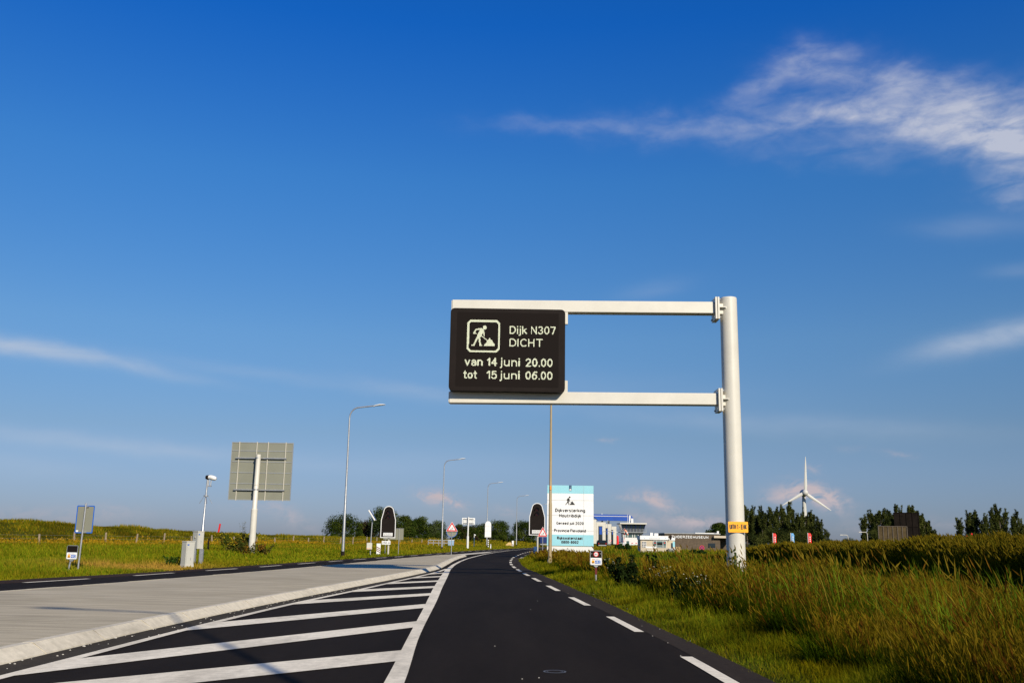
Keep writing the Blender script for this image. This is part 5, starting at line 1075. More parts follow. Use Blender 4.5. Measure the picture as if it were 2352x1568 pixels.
# wind turbine
Y = 620.; hub = A(1848.6, 1131, Y); g0 = gz(hub[0], Y); t = thing('wind_turbine', 'white three-bladed wind turbine rising behind the poplars', 'wind turbine', (hub[0], Y, g0)); hz_ = hub[2]-g0
tb = A(1856, 1175, Y)
MB().tube([(1.2, 6, -1), (1.0, 6, hz_*.5), (.4, 4, hz_-1.2)], [2.2, 1.6, 1.05], 16).build('tower', 'turbine', t, smooth=True)
MB().ball((0.3, 3.5, hz_), (2.3, 4.5, 2.3), 16, 10).build('nacelle', 'turbine', t, smooth=True); MB().ball((0, -.6, hz_), (2.0, 2.0, 2.0), 16, 8).build('hub', 'turbine', t, smooth=True)
for (px, py) in ((1849.2, 1048.5), (1796, 1160.5), (1908.5, 1172)):
    e = A(px, py, Y); d = np.array([e[0]-hub[0], 0, e[2]-hub[2]]); L = np.linalg.norm(d); d /= L; n_ = np.array([-d[2], 0, d[0]]); mb = MB(); V = []; S_ = [(.0, .5, .5), (.09, .95, .5), (.2, 1.05, .4), (.5, .72, .25), (.8, .45, .15), (1, .15, .06)]; m_ = 8
    for s_, c_, th in S_:
        for k in range(m_): a_ = k*2*math.pi/m_; q_ = d*L*s_+n_*(c_*math.cos(a_)-c_*.25)+np.array([0, th*math.sin(a_)-.6, 0]); V.append((q_[0], q_[1], q_[2]+hz_))
    mb.add(V, [(i_*m_+k, i_*m_+(k+1) % m_, (i_+1)*m_+(k+1) % m_, (i_+1)*m_+k) for i_ in range(len(S_)-1) for k in range(m_)]+[tuple(len(V)-m_+k for k in range(m_))]); mb.build('blade', 'turbine', t, smooth=True)
# manhole
mb = MB(); n = 36
for r0_, r1_ in ((.10, .118), (.075, .082)):
    V = [(.49+r*1.0*math.cos(k*2*math.pi/n), 10.25+r*math.sin(k*2*math.pi/n), .004) for k in range(n) for r in (r0_, r1_)]; mb.add(V, [(2*k, 2*k+1, (2*k+3) % (2*n), (2*k+2) % (2*n)) for k in range(n)])
o = mb.build('inspection_cover', mat('worn_metal_ring', (.16, .15, .14), .5, .4)); tag(o, 'small round metal cover set in the asphalt lane', 'manhole cover')

# ------------------------------------------------------------------ trees
def leaf_cloud(centers, radii, n, size, cols, r, squash=.8, outer=.55):
    """leaf-sized quads scattered through clump volumes"""
    k = r.choice(len(centers), n, p=radii**1.35/np.sum(radii**1.35)); c = centers[k]; u = r.normal(size=(n, 3)); u /= np.linalg.norm(u, axis=1)[:, None]
    rr = radii[k]*(outer+(1-outer)*r.random(n))**.8*(1+.25*(r.random(n)-.5)); p = c+u*rr[:, None]*np.array([1, 1, squash])
    nrm = u*.7+r.normal(size=(n, 3))*.7+np.array([0, 0, .25]); nrm /= np.linalg.norm(nrm, axis=1)[:, None]; a = np.cross(nrm, r.normal(size=(n, 3))); a /= np.linalg.norm(a, axis=1)[:, None]; b = np.cross(nrm, a)
    s = (size*(.5+1.0*r.random(n)))[:, None]; V = np.stack([p-a*s, p-b*s*.55, p+a*s, p+b*s*.55], 1).reshape(-1, 3)
    ci = cols[r.integers(0, len(cols), len(centers))][k]*(.75+.5*r.random(n))[:, None]; C = np.repeat(ci, 4, 0); q = np.arange(n*4).reshape(n, 4); return V, q, C
def make_tree(name, label, x, y, h, w, kind, group, seed, cols, z=None, n=None):
    r = np.random.default_rng(seed); g0 = gz(x, y) if z is None else z; t = thing(name, label, 'tree' if 'bush' not in name else 'bush', (x, y, g0), group)
    cs = []; rs = []; limbs = []; plumes = []
    if kind == 'round':
        m = 34
        for k in range(m):
            a = r.random()*6.283; f_ = r.random(); zz = h*(.2+.68*f_); e = w*.36*math.sqrt(max(.1, 1-((f_-.4)/.68)**2)); rad = e*(.4+.6*r.random()); c = (rad*math.cos(a), rad*math.sin(a)*.8, zz); cs.append(c); rs.append(w*.15*(.7+.6*r.random()))
            if k % 2 == 0: limbs.append(c)
        cs.append((0, 0, h*.55)); rs.append(w*.34); cs.append((0, 0, h*.32)); rs.append(w*.34); cs.append((w*.05, 0, h*.87)); rs.append(w*.14)
        for sx in (-1, 1): cs.append((sx*w*.25, 0, h*.22)); rs.append(w*.2)
    elif kind == 'poplar':
        m = 3
        for k in range(m):
            bx = (k-1)*w*.27+r.normal()*w*.04; hh = h*(1 if k == 1 else r.uniform(.72, .93))
            plumes.append((bx, hh, r.normal()*w*.06))
            limbs.append((bx*1.1, 0, hh*.85))
        for k in range(4): a = r.random()*6.28; cs.append((w*.4*math.cos(a), w*.3*math.sin(a), h*r.uniform(.15, .4))); rs.append(w*.18)
    else:
        for k in range(12): cs.append((w*(r.random()-.5)*.8, w*(r.random()-.5)*.5, h*(.2+.5*r.random()))); rs.append(h*.26*r.uniform(.7, 1.2))
        limbs = [cs[0], cs[3], cs[6]]
    cs = np.array(cs, float); rs = np.array(rs, float)
    mb = MB(); mb.tube([(0, 0, -.3), (w*.01, 0, h*.3), (0, 0, h*.72)], [h*.028, h*.02, h*.006], 8)
    tr = mb.build('trunk', 'bark', t)
    for c in limbs: b_ = min(.3, c[2]/h*.6)*h; MB().tube([(0, 0, b_), ((c[0])*.5, c[1]*.5, b_+(c[2]-b_)*.6), c], [h*.011, h*.007, h*.003], 5).build('limb', 'bark', tr)
    n = n or int((19000 if kind == 'round' else 12000)*max(.5, min(1.5, h/9))); V, q, C = leaf_cloud(cs, rs, n, (.0125*h+.065) if kind == 'round' else (.0105*h+.05), np.array(cols), r, .9, .35)
    for bx, hh, by in plumes:              # upright crowns of steep branchlets
        nb = 38; f0 = r.random(nb)**.85*.9+.04; a0 = r.random(nb)*6.283; R0 = w*.25*np.sin(np.pi*np.clip(.16+.78*f0, 0, 1))**.55*(.35+.9*r.random(nb)); k = r.integers(0, nb, n//3); u = r.random(n//3); ln = h*.17*(.5+.9*r.random(nb))
        q_ = np.stack([bx*(1+.25*f0[k])+R0[k]*np.cos(a0[k])*(.35+.65*u)+r.normal(size=n//3)*w*.036, by+R0[k]*np.sin(a0[k])*(.35+.65*u)+r.normal(size=n//3)*w*.028, hh*f0[k]*.88+ln[k]*u+.2], 1)
        s_ = ((.0095*h+.045)*(.5+r.random(n//3)))[:, None]; nr = r.normal(size=(n//3, 3)); nr /= np.linalg.norm(nr, axis=1)[:, None]; aa = np.cross(nr, r.normal(size=(n//3, 3))); aa /= np.linalg.norm(aa, axis=1)[:, None]; bb2 = np.cross(nr, aa)
        V2 = np.stack([q_-aa*s_, q_-bb2*s_*.6, q_+aa*s_, q_+bb2*s_*.6], 1).reshape(-1, 3); c2_ = np.array(cols)[r.integers(0, len(cols), nb)][k]*(.7+.6*r.random(n//3))[:, None]; q = np.concatenate([q, np.arange(len(V2)).reshape(-1, 4)+len(V)]); V = np.concatenate([V, V2]); C = np.concatenate([C, np.repeat(c2_, 4, 0)])
    arr_mesh('crown', V, q, NOT, LEAF, C, t); return t
G1 = [(.028, .046, .007), (.042, .062, .009), (.017, .030, .005), (.062, .080, .013)]
G2 = [(.060, .080, .028), (.075, .095, .035), (.04, .06, .018)]
GR = [(.050, .032, .018), (.04, .034, .014), (.03, .03, .012)]
GP = [(.060, .070, .016), (.040, .050, .012), (.080, .088, .020), (.026, .034, .009)]
TY = lambda px, py, Y: A(px, py, Y)
def tree_px(name, lab, pxc, wpx, pyt, Y, kind, grp, seed, cols, **k):
    p = A(pxc, 1245, Y); g0 = gz(p[0], Y); h = A(pxc, pyt, Y)[2]-g0; return make_tree(name, lab, p[0], Y, h, wpx*Y/2200, kind, grp, seed, cols, **k)
gl = 'dark trees along the road bend'
LT = [('broad_tree', 'left end tree of the row, behind the tallest silver lamp', 787, 84, 1184, 215, 'round', G1), ('broad_tree', 'reddish brown tree between the first lamp and the solar panel', 838, 46, 1197, 222, 'round', GR),
      ('willow_tree', 'tallest pale willow-like tree behind the left arched signal', 884, 76, 1164, 218, 'round', G2), ('broad_tree', 'mid green tree right behind the plain grey sign back', 928, 50, 1184, 212, 'round', G1),
      ('broad_tree', 'dark rounded tree between the grey sign back and the second lamp', 962, 56, 1188, 222, 'round', G1), ('broad_tree', 'tree right behind the second silver lamp', 1003, 48, 1195, 228, 'round', G1+G2),
      ('broad_tree', 'brownish tree right of the triangle sign on the island', 1056, 36, 1203, 235, 'round', G1+GR), ('broad_tree', 'low tree behind the distant white sign pole', 1082, 40, 1207, 238, 'round', GR+G1),
      ('broad_tree', 'dark tree left of the white arched sign back', 1108, 42, 1201, 244, 'round', G1), ('broad_tree', 'tree right of the white arched sign back', 1146, 54, 1196, 246, 'round', G1),
      ('broad_tree', 'round tree with sky gaps left of the right arched signal', 1204, 60, 1198, 262, 'round', G1)]
for px, wp, pt, Y, lab in ((815, 50, 1212, 208, 'low dark bush right of the tallest silver lamp'), (905, 60, 1216, 206, 'low dark bush behind the left arched signal post'), (985, 60, 1220, 207, 'low dark bush right of the second silver lamp'), (1125, 60, 1222, 236, 'low bush behind the white arched sign back'), (1165, 50, 1224, 236, 'low bush behind the concrete wedge'), (1215, 50, 1226, 250, 'low bush left of the right arched signal')): tree_px('undergrowth_bush', lab, px, wp, pt, Y, 'bush', gl, 500+px, G1)
for k, (nm, lab, px, wp, pt, Y, kd, cl) in enumerate(LT): tree_px(nm, lab, px, wp*1.28, pt, Y, kd, gl, 100+k, cl)
tree_px('undergrowth_bush', 'low dark bush at the left end of the tree row', 765, 40, 1222, 205, 'bush', gl, 140, G1); tree_px('undergrowth_bush', 'low dark bush under the willow-like tree', 870, 60, 1222, 203, 'bush', gl, 141, GR+G1)
tree_px('undergrowth_bush', 'low bush in front of the trees behind the grey rail', 1020, 70, 1226, 205, 'bush', gl, 142, G1); tree_px('undergrowth_bush', 'low bush behind the short white camera post', 1090, 60, 1228, 215, 'bush', gl, 143, G1+GR)
tree_px('undergrowth_bush', 'low bush left of the second silver lamp', 955, 80, 1226, 202, 'bush', gl, 144, G1)
tree_px('broad_tree', 'round dark tree behind the boarded building, left of the gantry pole', 1650, 58, 1197, 190, 'round', None, 150, G1)
gp = 'poplars behind the far grass'
PT = [(1716, 30, 1163, 'poplar just right of the gantry pole'), (1733, 26, 1162, 'second poplar right of the gantry pole'), (1750, 26, 1165, 'middle poplar of the dense row, left of the first red flag'), (1769, 28, 1164, 'poplar behind the first red flag'),
      (1799, 30, 1160, 'poplar with a double top left of the blue flag'), (1815, 28, 1155, 'highest poplar of the dense row, above the blue flag'), (1833, 26, 1178, 'lower poplar just left of the turbine tower'), (1848, 18, 1169, 'slim poplar covering the turbine tower'),
      (1863, 20, 1170, 'slim poplar right of the turbine tower'), (1879, 26, 1187, 'short poplar at the right end of the dense row'), (1895, 20, 1212, 'lowest poplar trailing off at the right of the dense row'),
      (2002, 36, 1172, 'left poplar of the group behind the hoardings'), (2026, 36, 1163, 'broad poplar above the brown hoarding'), (2045, 24, 1176, 'poplar touching the left edge of the black hoarding'), (2062, 24, 1159, 'poplar peeking above the left corner of the black hoarding'),
      (2091, 30, 1154, 'poplar peeking high above the black hoarding'), (2112, 28, 1165, 'poplar at the right edge of the black hoarding'), (2126, 22, 1183, 'leaning poplar right of the black hoarding'), (2140, 20, 1205, 'small poplar ending the group behind the hoardings'),
      (2222, 34, 1175, 'left poplar above the two red and white posts'), (2247, 38, 1170, 'tallest poplar above the two red and white posts'), (2270, 28, 1185, 'right poplar above the two red and white posts'),
      (2300, 36, 1158, 'tall poplar near the right picture edge'), (2339, 26, 1175, 'last slim poplar at the right picture edge')]
for k, (px, wp, pt, lab) in enumerate(PT): tree_px('poplar_tree', lab, px, wp*1.15, pt, 296+6*(k % 3), 'poplar', gp, 200+k, GP)
for k, (px, wp, pt, lab) in enumerate([(1752, 66, 1200, 'dark bush under the left poplars'), (1800, 60, 1205, 'dark bush under the highest poplar'), (1838, 50, 1212, 'dark bush below the turbine'), (1898, 34, 1235, 'low bush right of the last red flag'), (1953, 50, 1231, 'low bush under the far lamp'), (2155, 40, 1232, 'low bush right of the hoarding group'), (2245, 64, 1218, 'bush below the poplars at the two posts'), (2318, 70, 1216, 'bush below the poplars at the right picture edge'), (2025, 60, 1210, 'bush below the poplars behind the brown hoarding')]):
    tree_px('far_bush', lab, px, wp, pt, 288, 'bush', 'bushes below the poplars', 300+k, GP)
for (u0, u1, vt, Y, lab, sd) in ((385, 595, 962, 120., 'clipped dark green bush in front of the red parasol', 320), (1400, 1660, 1020, 92., 'low dark shrub in front of the no stopping sign', 321)):
    p = A(*c5b((u0+u1)/2, 1000), Y); g0 = gz(p[0], Y); h = A(*c5b(500, vt), Y)[2]-g0 if sd == 320 else .55; make_tree('garden_bush', lab, p[0], Y, max(h, .5)*1.25, (u1-u0)/6.0667*Y/2200, 'bush', None, sd, [(.02, .045, .01), (.028, .055, .012)])

# ------------------------------------------------------------------ grass
def blades(P, h, w, cb, ct, r, lean=.35, wind=(-.10, .05), bend=.5, seg=2, la=None):
    n = len(P); yaw = r.random(n)*6.283; side = np.stack([np.cos(yaw), np.sin(yaw), np.zeros(n)], 1); la = r.random(n)*6.283 if la is None else la; lm = np.abs(r.normal(size=n))*lean*h
    ld = np.stack([np.cos(la)*lm+wind[0]*h, np.sin(la)*lm+wind[1]*h, np.zeros(n)], 1); up = np.array([0, 0, 1.]); rows = []; cr_ = []
    for k in range(seg):
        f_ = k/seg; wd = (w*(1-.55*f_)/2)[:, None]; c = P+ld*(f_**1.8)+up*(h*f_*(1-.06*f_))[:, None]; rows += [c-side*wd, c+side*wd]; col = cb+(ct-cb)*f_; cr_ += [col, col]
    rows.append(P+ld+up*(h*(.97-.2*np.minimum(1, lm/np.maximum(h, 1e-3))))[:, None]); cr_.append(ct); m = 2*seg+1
    V = np.stack(rows, 1).reshape(-1, 3); C = np.stack(cr_, 1).reshape(-1, 3); b = np.arange(n)*m
    Q = np.concatenate([np.stack([b+2*k, b+2*k+1, b+2*k+3, b+2*k+2], 1) for k in range(seg-1)]) if seg > 1 else np.zeros((0, 4), int)
    T = np.stack([b+2*seg-2, b+2*seg-1, b+2*seg], 1); tip = rows[-1]; return V, Q, T, C, tip, ld
def heads(tip, ld, h, L, w, col, r):
    n = len(tip); d = ld/(np.linalg.norm(ld, axis=1)[:, None]+1e-6)*.45+np.array([0, 0, .9])+r.normal(size=(n, 3))*.2; d /= np.linalg.norm(d, axis=1)[:, None]; a = np.cross(d, r.normal(size=(n, 3))); a /= np.linalg.norm(a, axis=1)[:, None]; b = np.cross(d, a); Vs = []; L = L[:, None]; w = w[:, None]
    base = tip-d*L*.35
    for s in (a, b): Vs += [base, base+d*L*.35+s*w, base+d*L, base+d*L*.45-s*w]
    V = np.stack(Vs, 1).reshape(-1, 3); i_ = np.arange(n)*8; Q = np.concatenate([np.stack([i_, i_+1, i_+2, i_+3], 1), np.stack([i_+4, i_+5, i_+6, i_+7], 1)]); return V, Q, np.repeat(col, 8, 0)
class Grass:
    def __init__(s): s.V = []; s.Q = []; s.T = []; s.C = []; s.n = 0
    def add(s, V, Q, T, C): s.V.append(V); s.Q.append(Q+s.n); s.T.append(T+s.n); s.C.append(C); s.n += len(V)
    def build(s, name, label): 
        o = arr_mesh(name, np.concatenate(s.V), np.concatenate(s.Q), np.concatenate(s.T), GRASSM, np.clip(np.concatenate(s.C)*np.array([1.24, 1.15, .42]), 0, 1)); o['kind'] = 'stuff'; o['label'] = label; return o
def pal(r, n, cols, wts, jit=.25):
    cols = np.array(cols); k = r.choice(len(cols), n, p=np.array(wts)/sum(wts)); return cols[k]*(1+jit*(r.random((n, 1))*2-1))
def ypdf(r, n, y0, y1, p):           # density ~ y^-p
    u = r.random(n); 
    if abs(p-1) < 1e-6: return y0*(y1/y0)**u
    return (y0**(1-p)+u*(y1**(1-p)-y0**(1-p)))**(1/(1-p))
def vis(x, y): return (x < .56*y+1.2) & (x > -.58*y-1.2)
SC = 1.0
def w_at(y, a, b): return np.maximum(a, b*y)
r = np.random.default_rng(11)
GREEN = [(.075, .105, .012), (.05, .085, .012), (.11, .125, .014), (.16, .135, .022)]
# right: short verge
g = Grass(); n = int(70000*SC); y = ypdf(r, n, 6, 95, 1.25); x0, x1 = XR(y)-.06, np.maximum(XT(y)+.1, XR(y)+1.2); x = x0+(x1-x0)*r.random(n)**.9; k = vis(x, y); x, y = x[k], y[k]; n = len(x); P_ = np.stack([x, y, terrain(x, y)-.01], 1)
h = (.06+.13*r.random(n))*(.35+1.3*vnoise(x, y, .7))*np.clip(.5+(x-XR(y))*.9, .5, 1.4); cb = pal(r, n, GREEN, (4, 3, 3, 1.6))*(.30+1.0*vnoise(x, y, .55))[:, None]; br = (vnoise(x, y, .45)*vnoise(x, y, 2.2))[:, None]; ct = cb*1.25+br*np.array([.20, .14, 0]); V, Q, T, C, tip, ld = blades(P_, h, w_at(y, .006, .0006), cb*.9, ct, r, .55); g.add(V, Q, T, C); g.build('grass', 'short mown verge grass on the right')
# right: tall grass strip, grown in tufts of several kinds
def tufts(g, x, y, sp, nb, r, hs=1.0, tint=1.0):
    """sp: per tuft kind 0 mid green, 1 dark broad-leaved, 2 fine golden with seed heads, 3 rusty dock-like"""
    n = len(x); k = np.repeat(np.arange(n), nb); m = len(k); rad = np.array([.10, .12, .08, .06])[sp][k]*(.6+.8*r.random(n))[k]*np.sqrt(r.random(m))*(1+y[k]/60); la = r.random(m)*6.283
    X = x[k]+rad*np.cos(la); Y = y[k]+rad*np.sin(la); P_ = np.stack([X, Y, terrain(X, Y)-.02], 1)
    th = np.array([.62, .50, .78, .74])[sp]*(.55+.9*vnoise(x, y, 1.1))*(.8+.4*r.random(n))*hs; h = th[k]*(.45+.6*r.random(m))
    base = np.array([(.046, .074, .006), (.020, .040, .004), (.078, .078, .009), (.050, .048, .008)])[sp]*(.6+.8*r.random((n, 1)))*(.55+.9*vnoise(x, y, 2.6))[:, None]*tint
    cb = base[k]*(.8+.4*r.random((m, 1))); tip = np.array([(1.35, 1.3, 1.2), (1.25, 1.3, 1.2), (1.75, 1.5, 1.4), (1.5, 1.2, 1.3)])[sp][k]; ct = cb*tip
    w = np.array([.0085, .016, .0055, .008])[sp][k]*(.7+.6*r.random(m)); w = np.maximum(w, .00055*Y)
    V, Q, T, C, tp, ld = blades(P_, h, w, cb, ct, r, np.array([.5, .6, .26, .2])[sp][k], (-.14, .04), seg=3, la=la+r.normal(size=m)*.5); g.add(V, Q, T, C)
    kk = ((sp[k] == 2) & (r.random(m) < .42)) | ((sp[k] == 3) & (r.random(m) < .5)) | ((sp[k] == 0) & (r.random(m) < .05)); c_ = np.where((sp[k] == 3)[kk][:, None], np.array([[.11, .05, .016]]), np.array([[.17, .125, .022]]))*(.6+.8*r.random((kk.sum(), 1)))
    hd = heads(tp[kk], ld[kk], h[kk], .07+.12*r.random(kk.sum()), np.maximum(.007, .0006*Y[kk])*(.6+.6*r.random(kk.sum())), c_, r); g.add(hd[0], hd[1], NOT, hd[2])
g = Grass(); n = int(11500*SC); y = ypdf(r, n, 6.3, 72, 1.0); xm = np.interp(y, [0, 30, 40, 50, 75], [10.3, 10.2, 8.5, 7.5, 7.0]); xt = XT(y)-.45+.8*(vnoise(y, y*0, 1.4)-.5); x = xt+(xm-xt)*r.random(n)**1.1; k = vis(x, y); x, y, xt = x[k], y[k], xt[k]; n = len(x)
f_ = vnoise(x, y, 2.0)+.35*(vnoise(x, y, .7)-.5); e_ = x-xt; sp = np.where(f_ > .56, 2, 0); sp = np.where((r.random(n) < .30) & (f_ < .62), 1, sp); sp = np.where((e_ < .7) & (r.random(n) < .7), np.where(r.random(n) < .5, 1, 0), sp); sp = np.where(r.random(n) < .06, 3, sp)  # extra dark tufts along the road-side edge stand in for its shade
tufts(g, x, y, sp, 22, r, np.interp(y, [0, 20, 30, 42, 55, 72], [.86, .86, .74, .66, .72, .60])*np.interp(x, [7, 9, 10.3], [1, .9, .75])*(1-.3*((y > 34) & (x > 5))), (.86*(1-.45*sst(1.1, .2, e_)))[:, None]); g.build('tall_grass', 'tall seeding grass beside the verge on the right')  # tint darkens the edge tufts: shade of the strip's front put into blade colour
# between strip and bank: ditch grass
g = Grass(); n = int(26000*SC); y = ypdf(r, n, 16, 75, 1.0); x = 9.6+4.8*r.random(n); k = vis(x, y); x, y = x[k], y[k]; n = len(x); P_ = np.stack([x, y, terrain(x, y)-.02], 1); h = .14+.16*r.random(n); cb = pal(r, n, GREEN, (4, 4, 1, .5))*.8; V, Q, T, C, tip, ld = blades(P_, h, w_at(y, .010, .0008), cb, cb*1.2, r, .4); g.add(V, Q, T, C)
n = int(42000*SC); y = ypdf(r, n, 40, 150, 1.0); x = 2+r.random(n)*56*(y/100); k = vis(x, y) & (x > XT(y)+.2) & ((x < 14.6) | (y > 78)) & ~((y > 77) & (y < 89) & (x < 14)); x, y = x[k], y[k]; n = len(x); P_ = np.stack([x, y, terrain(x, y)-.02], 1); h = .16+.55*r.random(n)*vnoise(x, y, 2.5)**1.5+.08; cb = pal(r, n, GREEN, (3, 4, 2, 2))*(.5+.9*vnoise(x, y, 3.5))[:, None]; V, Q, T, C, tip, ld = blades(P_, h, w_at(y, .02, .0010), cb*.9, cb*1.3, r, .35); g.add(V, Q, T, C); g.build('meadow_grass', 'lower grass in the dip and towards the kiosk')
# bank of tall grass
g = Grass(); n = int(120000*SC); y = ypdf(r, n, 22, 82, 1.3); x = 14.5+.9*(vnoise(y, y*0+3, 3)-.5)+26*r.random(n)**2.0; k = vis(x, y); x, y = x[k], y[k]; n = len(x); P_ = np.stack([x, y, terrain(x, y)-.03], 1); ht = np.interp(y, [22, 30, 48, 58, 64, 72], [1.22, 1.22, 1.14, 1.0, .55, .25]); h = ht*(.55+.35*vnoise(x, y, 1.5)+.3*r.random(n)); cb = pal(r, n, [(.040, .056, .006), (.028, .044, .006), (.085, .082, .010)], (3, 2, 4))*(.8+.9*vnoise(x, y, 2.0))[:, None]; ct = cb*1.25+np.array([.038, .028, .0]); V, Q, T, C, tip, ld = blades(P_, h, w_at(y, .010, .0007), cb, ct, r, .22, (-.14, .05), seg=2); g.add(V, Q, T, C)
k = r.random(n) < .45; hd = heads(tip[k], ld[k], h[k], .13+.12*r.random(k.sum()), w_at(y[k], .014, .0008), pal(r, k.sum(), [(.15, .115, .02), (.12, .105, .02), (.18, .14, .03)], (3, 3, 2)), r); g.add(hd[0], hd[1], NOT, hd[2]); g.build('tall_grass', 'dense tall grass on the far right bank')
# broad reed leaves in the near grass
g = Grass(); n = 190; y = ypdf(r, n, 7.5, 40, 1.0); x = np.where(r.random(n) < .5, 6+4.5*r.random(n), XT(y)+.3+1.5*r.random(n)); k = vis(x, y); x, y = x[k], y[k]; n = len(x); m = 6; x = np.repeat(x, m)+.05*r.normal(size=n*m); y = np.repeat(y, m)+.05*r.normal(size=n*m); n *= m; P_ = np.stack([x, y, terrain(x, y)], 1); h = .75+.35*r.random(n); cb = pal(r, n, [(.05, .085, .012), (.07, .105, .016)], (1, 1)); V, Q, T, C, tip, ld = blades(P_, h, np.full(n, .022), cb, cb*1.3, r, .55, (-.12, 0), seg=4); g.add(V, Q, T, C); g.build('reed_leaves', 'broad green blades among the tall grass')
# bent dry stalks standing out of the near grass
g = Grass(); n = 420; y = ypdf(r, n, 7, 34, 1.1); x = XT(y)-.3+(9.8-XT(y))*r.random(n)**1.3; k = vis(x, y); x, y = x[k], y[k]; n = len(x); P_ = np.stack([x, y, terrain(x, y)], 1); h = .72+.5*r.random(n); cb = pal(r, n, [(.15, .12, .03), (.19, .15, .05), (.09, .09, .02)], (3, 2, 3)); V, Q, T, C, tip, ld = blades(P_, h, w_at(y, .005, .0006), cb, cb*1.2, r, .30, (-.2, .04), seg=4); g.add(V, Q, T, C)
hd = heads(tip, ld, h, .12+.10*r.random(n), w_at(y, .010, .0007), pal(r, n, [(.21, .16, .04), (.15, .08, .025)], (2, 1)), r); g.add(hd[0], hd[1], NOT, hd[2]); g.build('dry_stalks', 'tall bent dry grass stalks in the near strip')
# left verge and dike
g = Grass(); n = int(120000*SC); y = ypdf(r, n, 24, 175, 1.25); xa = np.maximum(XF(y)-2, -.58*y-1.5); x = xa+(XL(y)+.05-xa)*r.random(n)**.85; k = vis(x, y); x, y = x[k], y[k]; n = len(x); P_ = np.stack([x, y, terrain(x, y)-.02], 1); dl = XL(y)-x; pt_ = vnoise(x, y, 3.5); h = (.10+.16*r.random(n))*(.5+.9*pt_)*np.interp(dl, [0, 1, 3, 20], [.5, .8, 1.2, 1.6]); near = sst(13, 2, x-XF(y))*sst(.2, .75, vnoise(x, y, 6)); h = h+near*.42*(.4+.8*vnoise(x, y, 5)) 
cb = pal(r, n, [(.10, .135, .012), (.065, .105, .010), (.15, .155, .016), (.20, .16, .028)], (4, 3, 4, 1.5)); gold = (near*vnoise(x, y, 4)+.5*vnoise(x, y, 7)**3)[:, None]; cb = cb*(.75+.5*vnoise(x, y, 1.6))[:, None]*(1-.55*gold)+np.array([.27, .17, .022])*.5*gold
dry = (np.exp(-((x+14.0)/3.4)**2-((y-38.5)/2.6)**2)*1.4*vnoise(x, y, .8))[:, None]; dry = np.clip(dry*1.6, 0, .95); cb = cb*(1-dry)+dry*np.array([.30, .19, .085])
V, Q, T, C, tip, ld = blades(P_, h, w_at(y, .012, .00095), cb*.9, cb*1.25, r, .45); g.add(V, Q, T, C)
k = (near > .3) & (r.random(n) < .35); hd = heads(tip[k], ld[k], h[k], .12+.1*r.random(k.sum()), w_at(y[k], .01, .0008), pal(r, k.sum(), [(.30, .19, .03), (.24, .16, .03)], (1, 1)), r); g.add(hd[0], hd[1], NOT, hd[2]); g.build('verge_grass', 'sunlit grass between the left carriageway and the dike')
g = Grass(); n = int(120000*SC); y = ypdf(r, n, 70, 230, 1.1); x = XF(y)-24*r.random(n)+1.0; k = vis(x, y); x, y = x[k], y[k]; n = len(x); P_ = np.stack([x, y, terrain(x, y)-.03], 1); h = .12+.34*r.random(n)*vnoise(x, y, 3.2)+1.1*np.clip(vnoise(x, y, 2.4)-.66, 0, 1); cb = pal(r, n, [(.095, .098, .012), (.065, .078, .010), (.17, .12, .02), (.13, .112, .014)], (3, 3, 3, 3)); cl_ = (vnoise(x, y, 3)**2)[:, None]; cb = cb*(1-.4*cl_)+np.array([.05, .062, .008])*.4*cl_; cb = cb*(.45+1.0*vnoise(x, y, 2.4))[:, None]; V, Q, T, C, tip, ld = blades(P_, h, w_at(y, .03, .0009), cb*.9, cb*1.3, r, .4); g.add(V, Q, T, C); g.build('dike_grass', 'rough green and straw grass on the dike slope')
# grass along the bend in the distance
g = Grass(); n = int(60000*SC); y = ypdf(r, n, 90, 300, 1.0); x = np.where(r.random(n) < .7, XL(y)-22*r.random(n)**1.3, XR(y)+1+30*r.random(n)); k = vis(x, y) & ~((x > 0) & (y < 100)); x, y = x[k], y[k]; n = len(x); P_ = np.stack([x, y, terrain(x, y)-.03], 1); dd = np.minimum(np.abs(XL(y)-x), 8)/8; h = .10+.5*dd*r.random(n)*(.4+vnoise(x, y, 6)); cb = pal(r, n, [(.10, .105, .012), (.16, .14, .02), (.22, .16, .022), (.06, .08, .01)], (3, 3, 3, 2)); V, Q, T, C, tip, ld = blades(P_, h, w_at(y, .03, .00095), cb*.9, cb*1.3, r, .35); g.add(V, Q, T, C); g.build('verge_grass', 'golden grass along the distant bend')

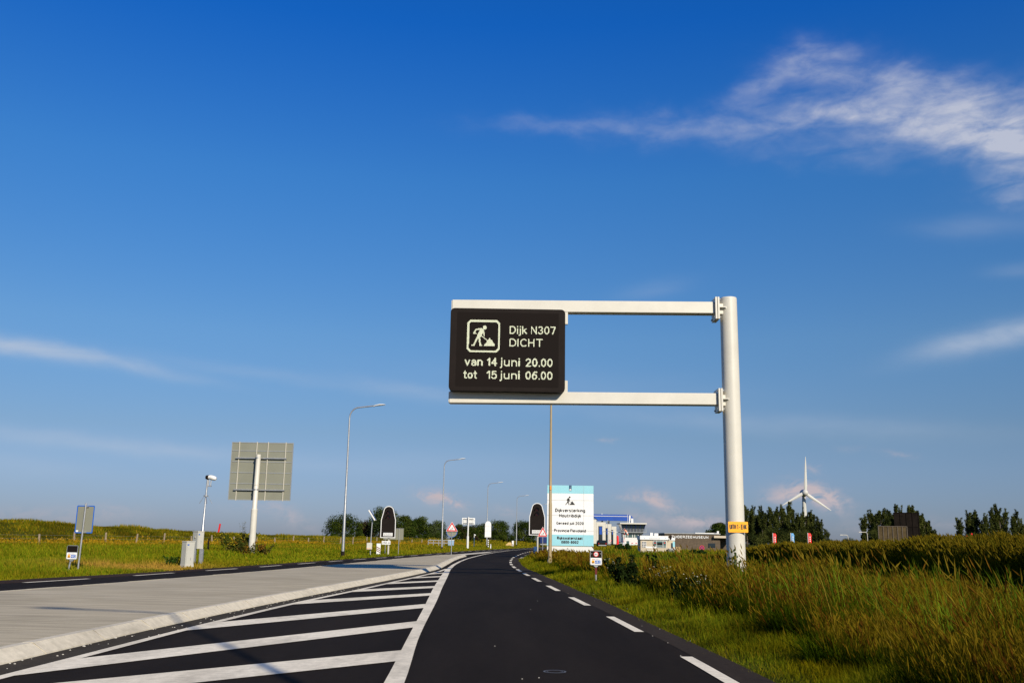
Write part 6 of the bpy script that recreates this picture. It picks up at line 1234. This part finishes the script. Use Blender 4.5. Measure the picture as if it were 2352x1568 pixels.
# ------------------------------------------------------------------ wild plants and flowers
def weed(name, label, px, py, Y, h, w, cols, seed, n=500, size=.05, flowers=None, group=None, z=None):
    r = np.random.default_rng(seed); p = A(px, py, Y); g0 = gz(p[0], Y); t = thing(name, label, 'plant', (p[0], Y, g0), group); st_ = MB(); cs = []; rs = []
    for k in range(9):
        a = r.random()*6.28; e = w*.42*r.random(); tp = (e*math.cos(a)*1.3, e*math.sin(a), h*r.uniform(.65, 1.0)); st_.tube([(e*.3*math.cos(a), e*.3*math.sin(a), -.05), (tp[0]*.8, tp[1]*.8, tp[2]*.6), tp], [.012, .009, .004], 5)
        for q_ in range(5): f_ = .2+.8*q_/4; cs.append((tp[0]*f_, tp[1]*f_, tp[2]*f_)); rs.append(w*.13*(1.25-.7*f_))
    st_.build('stem', mat('green_stem', (.05, .06, .02), .7) if 'green_stem' not in bpy.data.materials else bpy.data.materials['green_stem'], t)
    V, q, C = leaf_cloud(np.array(cs), np.array(rs), n, size, np.array(cols), r, 1, .2); arr_mesh('foliage', V, q, NOT, LEAF, C, t)
    if flowers:
        m = flowers[0]; k = r.choice(len(cs), m); cc = np.array(cs)[k]; kk = cc[:, 2] > h*.45; cc = cc[kk]; m = len(cc); d = r.normal(size=(m, 3))*np.array([w*.12, w*.12, .04]); c_ = cc+d; s = flowers[2]*(.6+.8*r.random((m, 1))); 
        V = np.concatenate([c_+np.array(o_)*s for o_ in ((-1, -.6, -.3), (1, -.6, -.3), (.8, .6, .5), (-.8, .6, .5))]); i_ = np.arange(m); arr_mesh('blossom', V, np.stack([i_, i_+m, i_+2*m, i_+3*m], 1), NOT, FLOW, np.tile(np.array(flowers[1]), (4*m, 1))*(.8+.4*r.random((4*m, 1))), t)
    return t
DK = [(.016, .026, .006), (.022, .034, .007), (.012, .02, .005)]
weed('dark_weed', 'big dark clump of weeds in the tall grass right of the 80 sign', 1443, 1325, 27, .84, 1.5, DK, 400, 2600, .05, None, 'weeds in the tall grass'); weed('dark_weed', 'second dark weed clump, lower and nearer than the one by the 80 sign', 1560, 1360, 21, .62, 1.0, DK, 401, 1000, .045, None, 'weeds in the tall grass')
weed('leafy_weed', 'upright leafy plant growing before the foot of the gantry pole', 1688, 1300, 27.5, 1.12, .42, [(.05, .085, .015), (.035, .065, .012)], 402, 700, .04); weed('leafy_weed', 'tall leafy plant left of the kiosk, rising over the grass', 1502, 1300, 34, .85, .6, [(.04, .06, .012), (.03, .05, .01)], 403, 600, .04)
weed('yarrow_plant', 'white flowering plants at the verge edge halfway to the gantry pole', 1610, 1340, 21, .62, .7, DK+[(.04, .06, .012)], 404, 700, .035, (150, (.66, .64, .50), .014), 'white flowering plants'); weed('yarrow_plant', 'white flowering plants right of the 80 sign', 1405, 1300, 33, .66, .7, DK+[(.04, .06, .012)], 405, 500, .04, (60, (.64, .62, .46), .014), 'white flowering plants'); weed('yarrow_plant', 'white flowering plants between the dark weeds and the gantry pole', 1528, 1310, 25, .66, .7, DK+[(.04, .06, .012)], 406, 500, .04, (90, (.64, .62, .44), .014), 'white flowering plants')
weed('yellow_weed', 'yellow flowering bush left of the large grid-backed sign pole', 545, 1262, 68, 1.3, 3.4, [(.07, .085, .012), (.05, .07, .01), (.11, .09, .015)], 407, 2600, .07, (260, (.50, .38, .02), .036)); weed('orange_weed', 'orange tinted shrub at the foot of the large grid-backed sign pole', 566, 1270, 63, .95, 2.2, [(.09, .075, .012), (.20, .095, .012), (.05, .06, .01)], 408, 1800, .06)
weed('orange_weed', 'brown green shrub just right of the large sign pole', 603, 1268, 64, .8, 1.8, [(.06, .06, .012), (.09, .07, .015)], 409, 1200, .06); weed('leafy_weed', 'green tuft at the foot of the lower cabinet', 396, 1296, 41, .42, .9, [(.03, .065, .008), (.04, .08, .01)], 410, 600, .045)
weed('bare_shrub', 'thin twiggy shrub on the dike behind the large sign pole', 562, 1232, 110, 2.9, 2.6, [(.07, .06, .035), (.12, .11, .03)], 411, 260, .06)
# loose grit along the kerb
mb = MB(); rr_ = random.Random(4)
for k in range(110):
    y = rr_.uniform(9, 26); x = float(KT(y))+.2+rr_.random()**2*.45; s = rr_.uniform(.003, .009)*(1.7 if rr_.random() < .06 else 1); mb.ball((x, y, .006+s*.5), (s*1.5, s, s*.7), 5, 3)
for k in range(26):
    y = rr_.uniform(9, 30); x = rr_.uniform(-1, 3) if rr_.random() < .5 else rr_.uniform(2.0, 2.5); s = rr_.uniform(.003, .006); mb.ball((x, y, .010), (s*1.5, s, s*.6), 5, 3)
o = mb.build('gravel', 'concrete'); o['kind'] = 'stuff'; o['label'] = 'loose pale grit along the kerb'
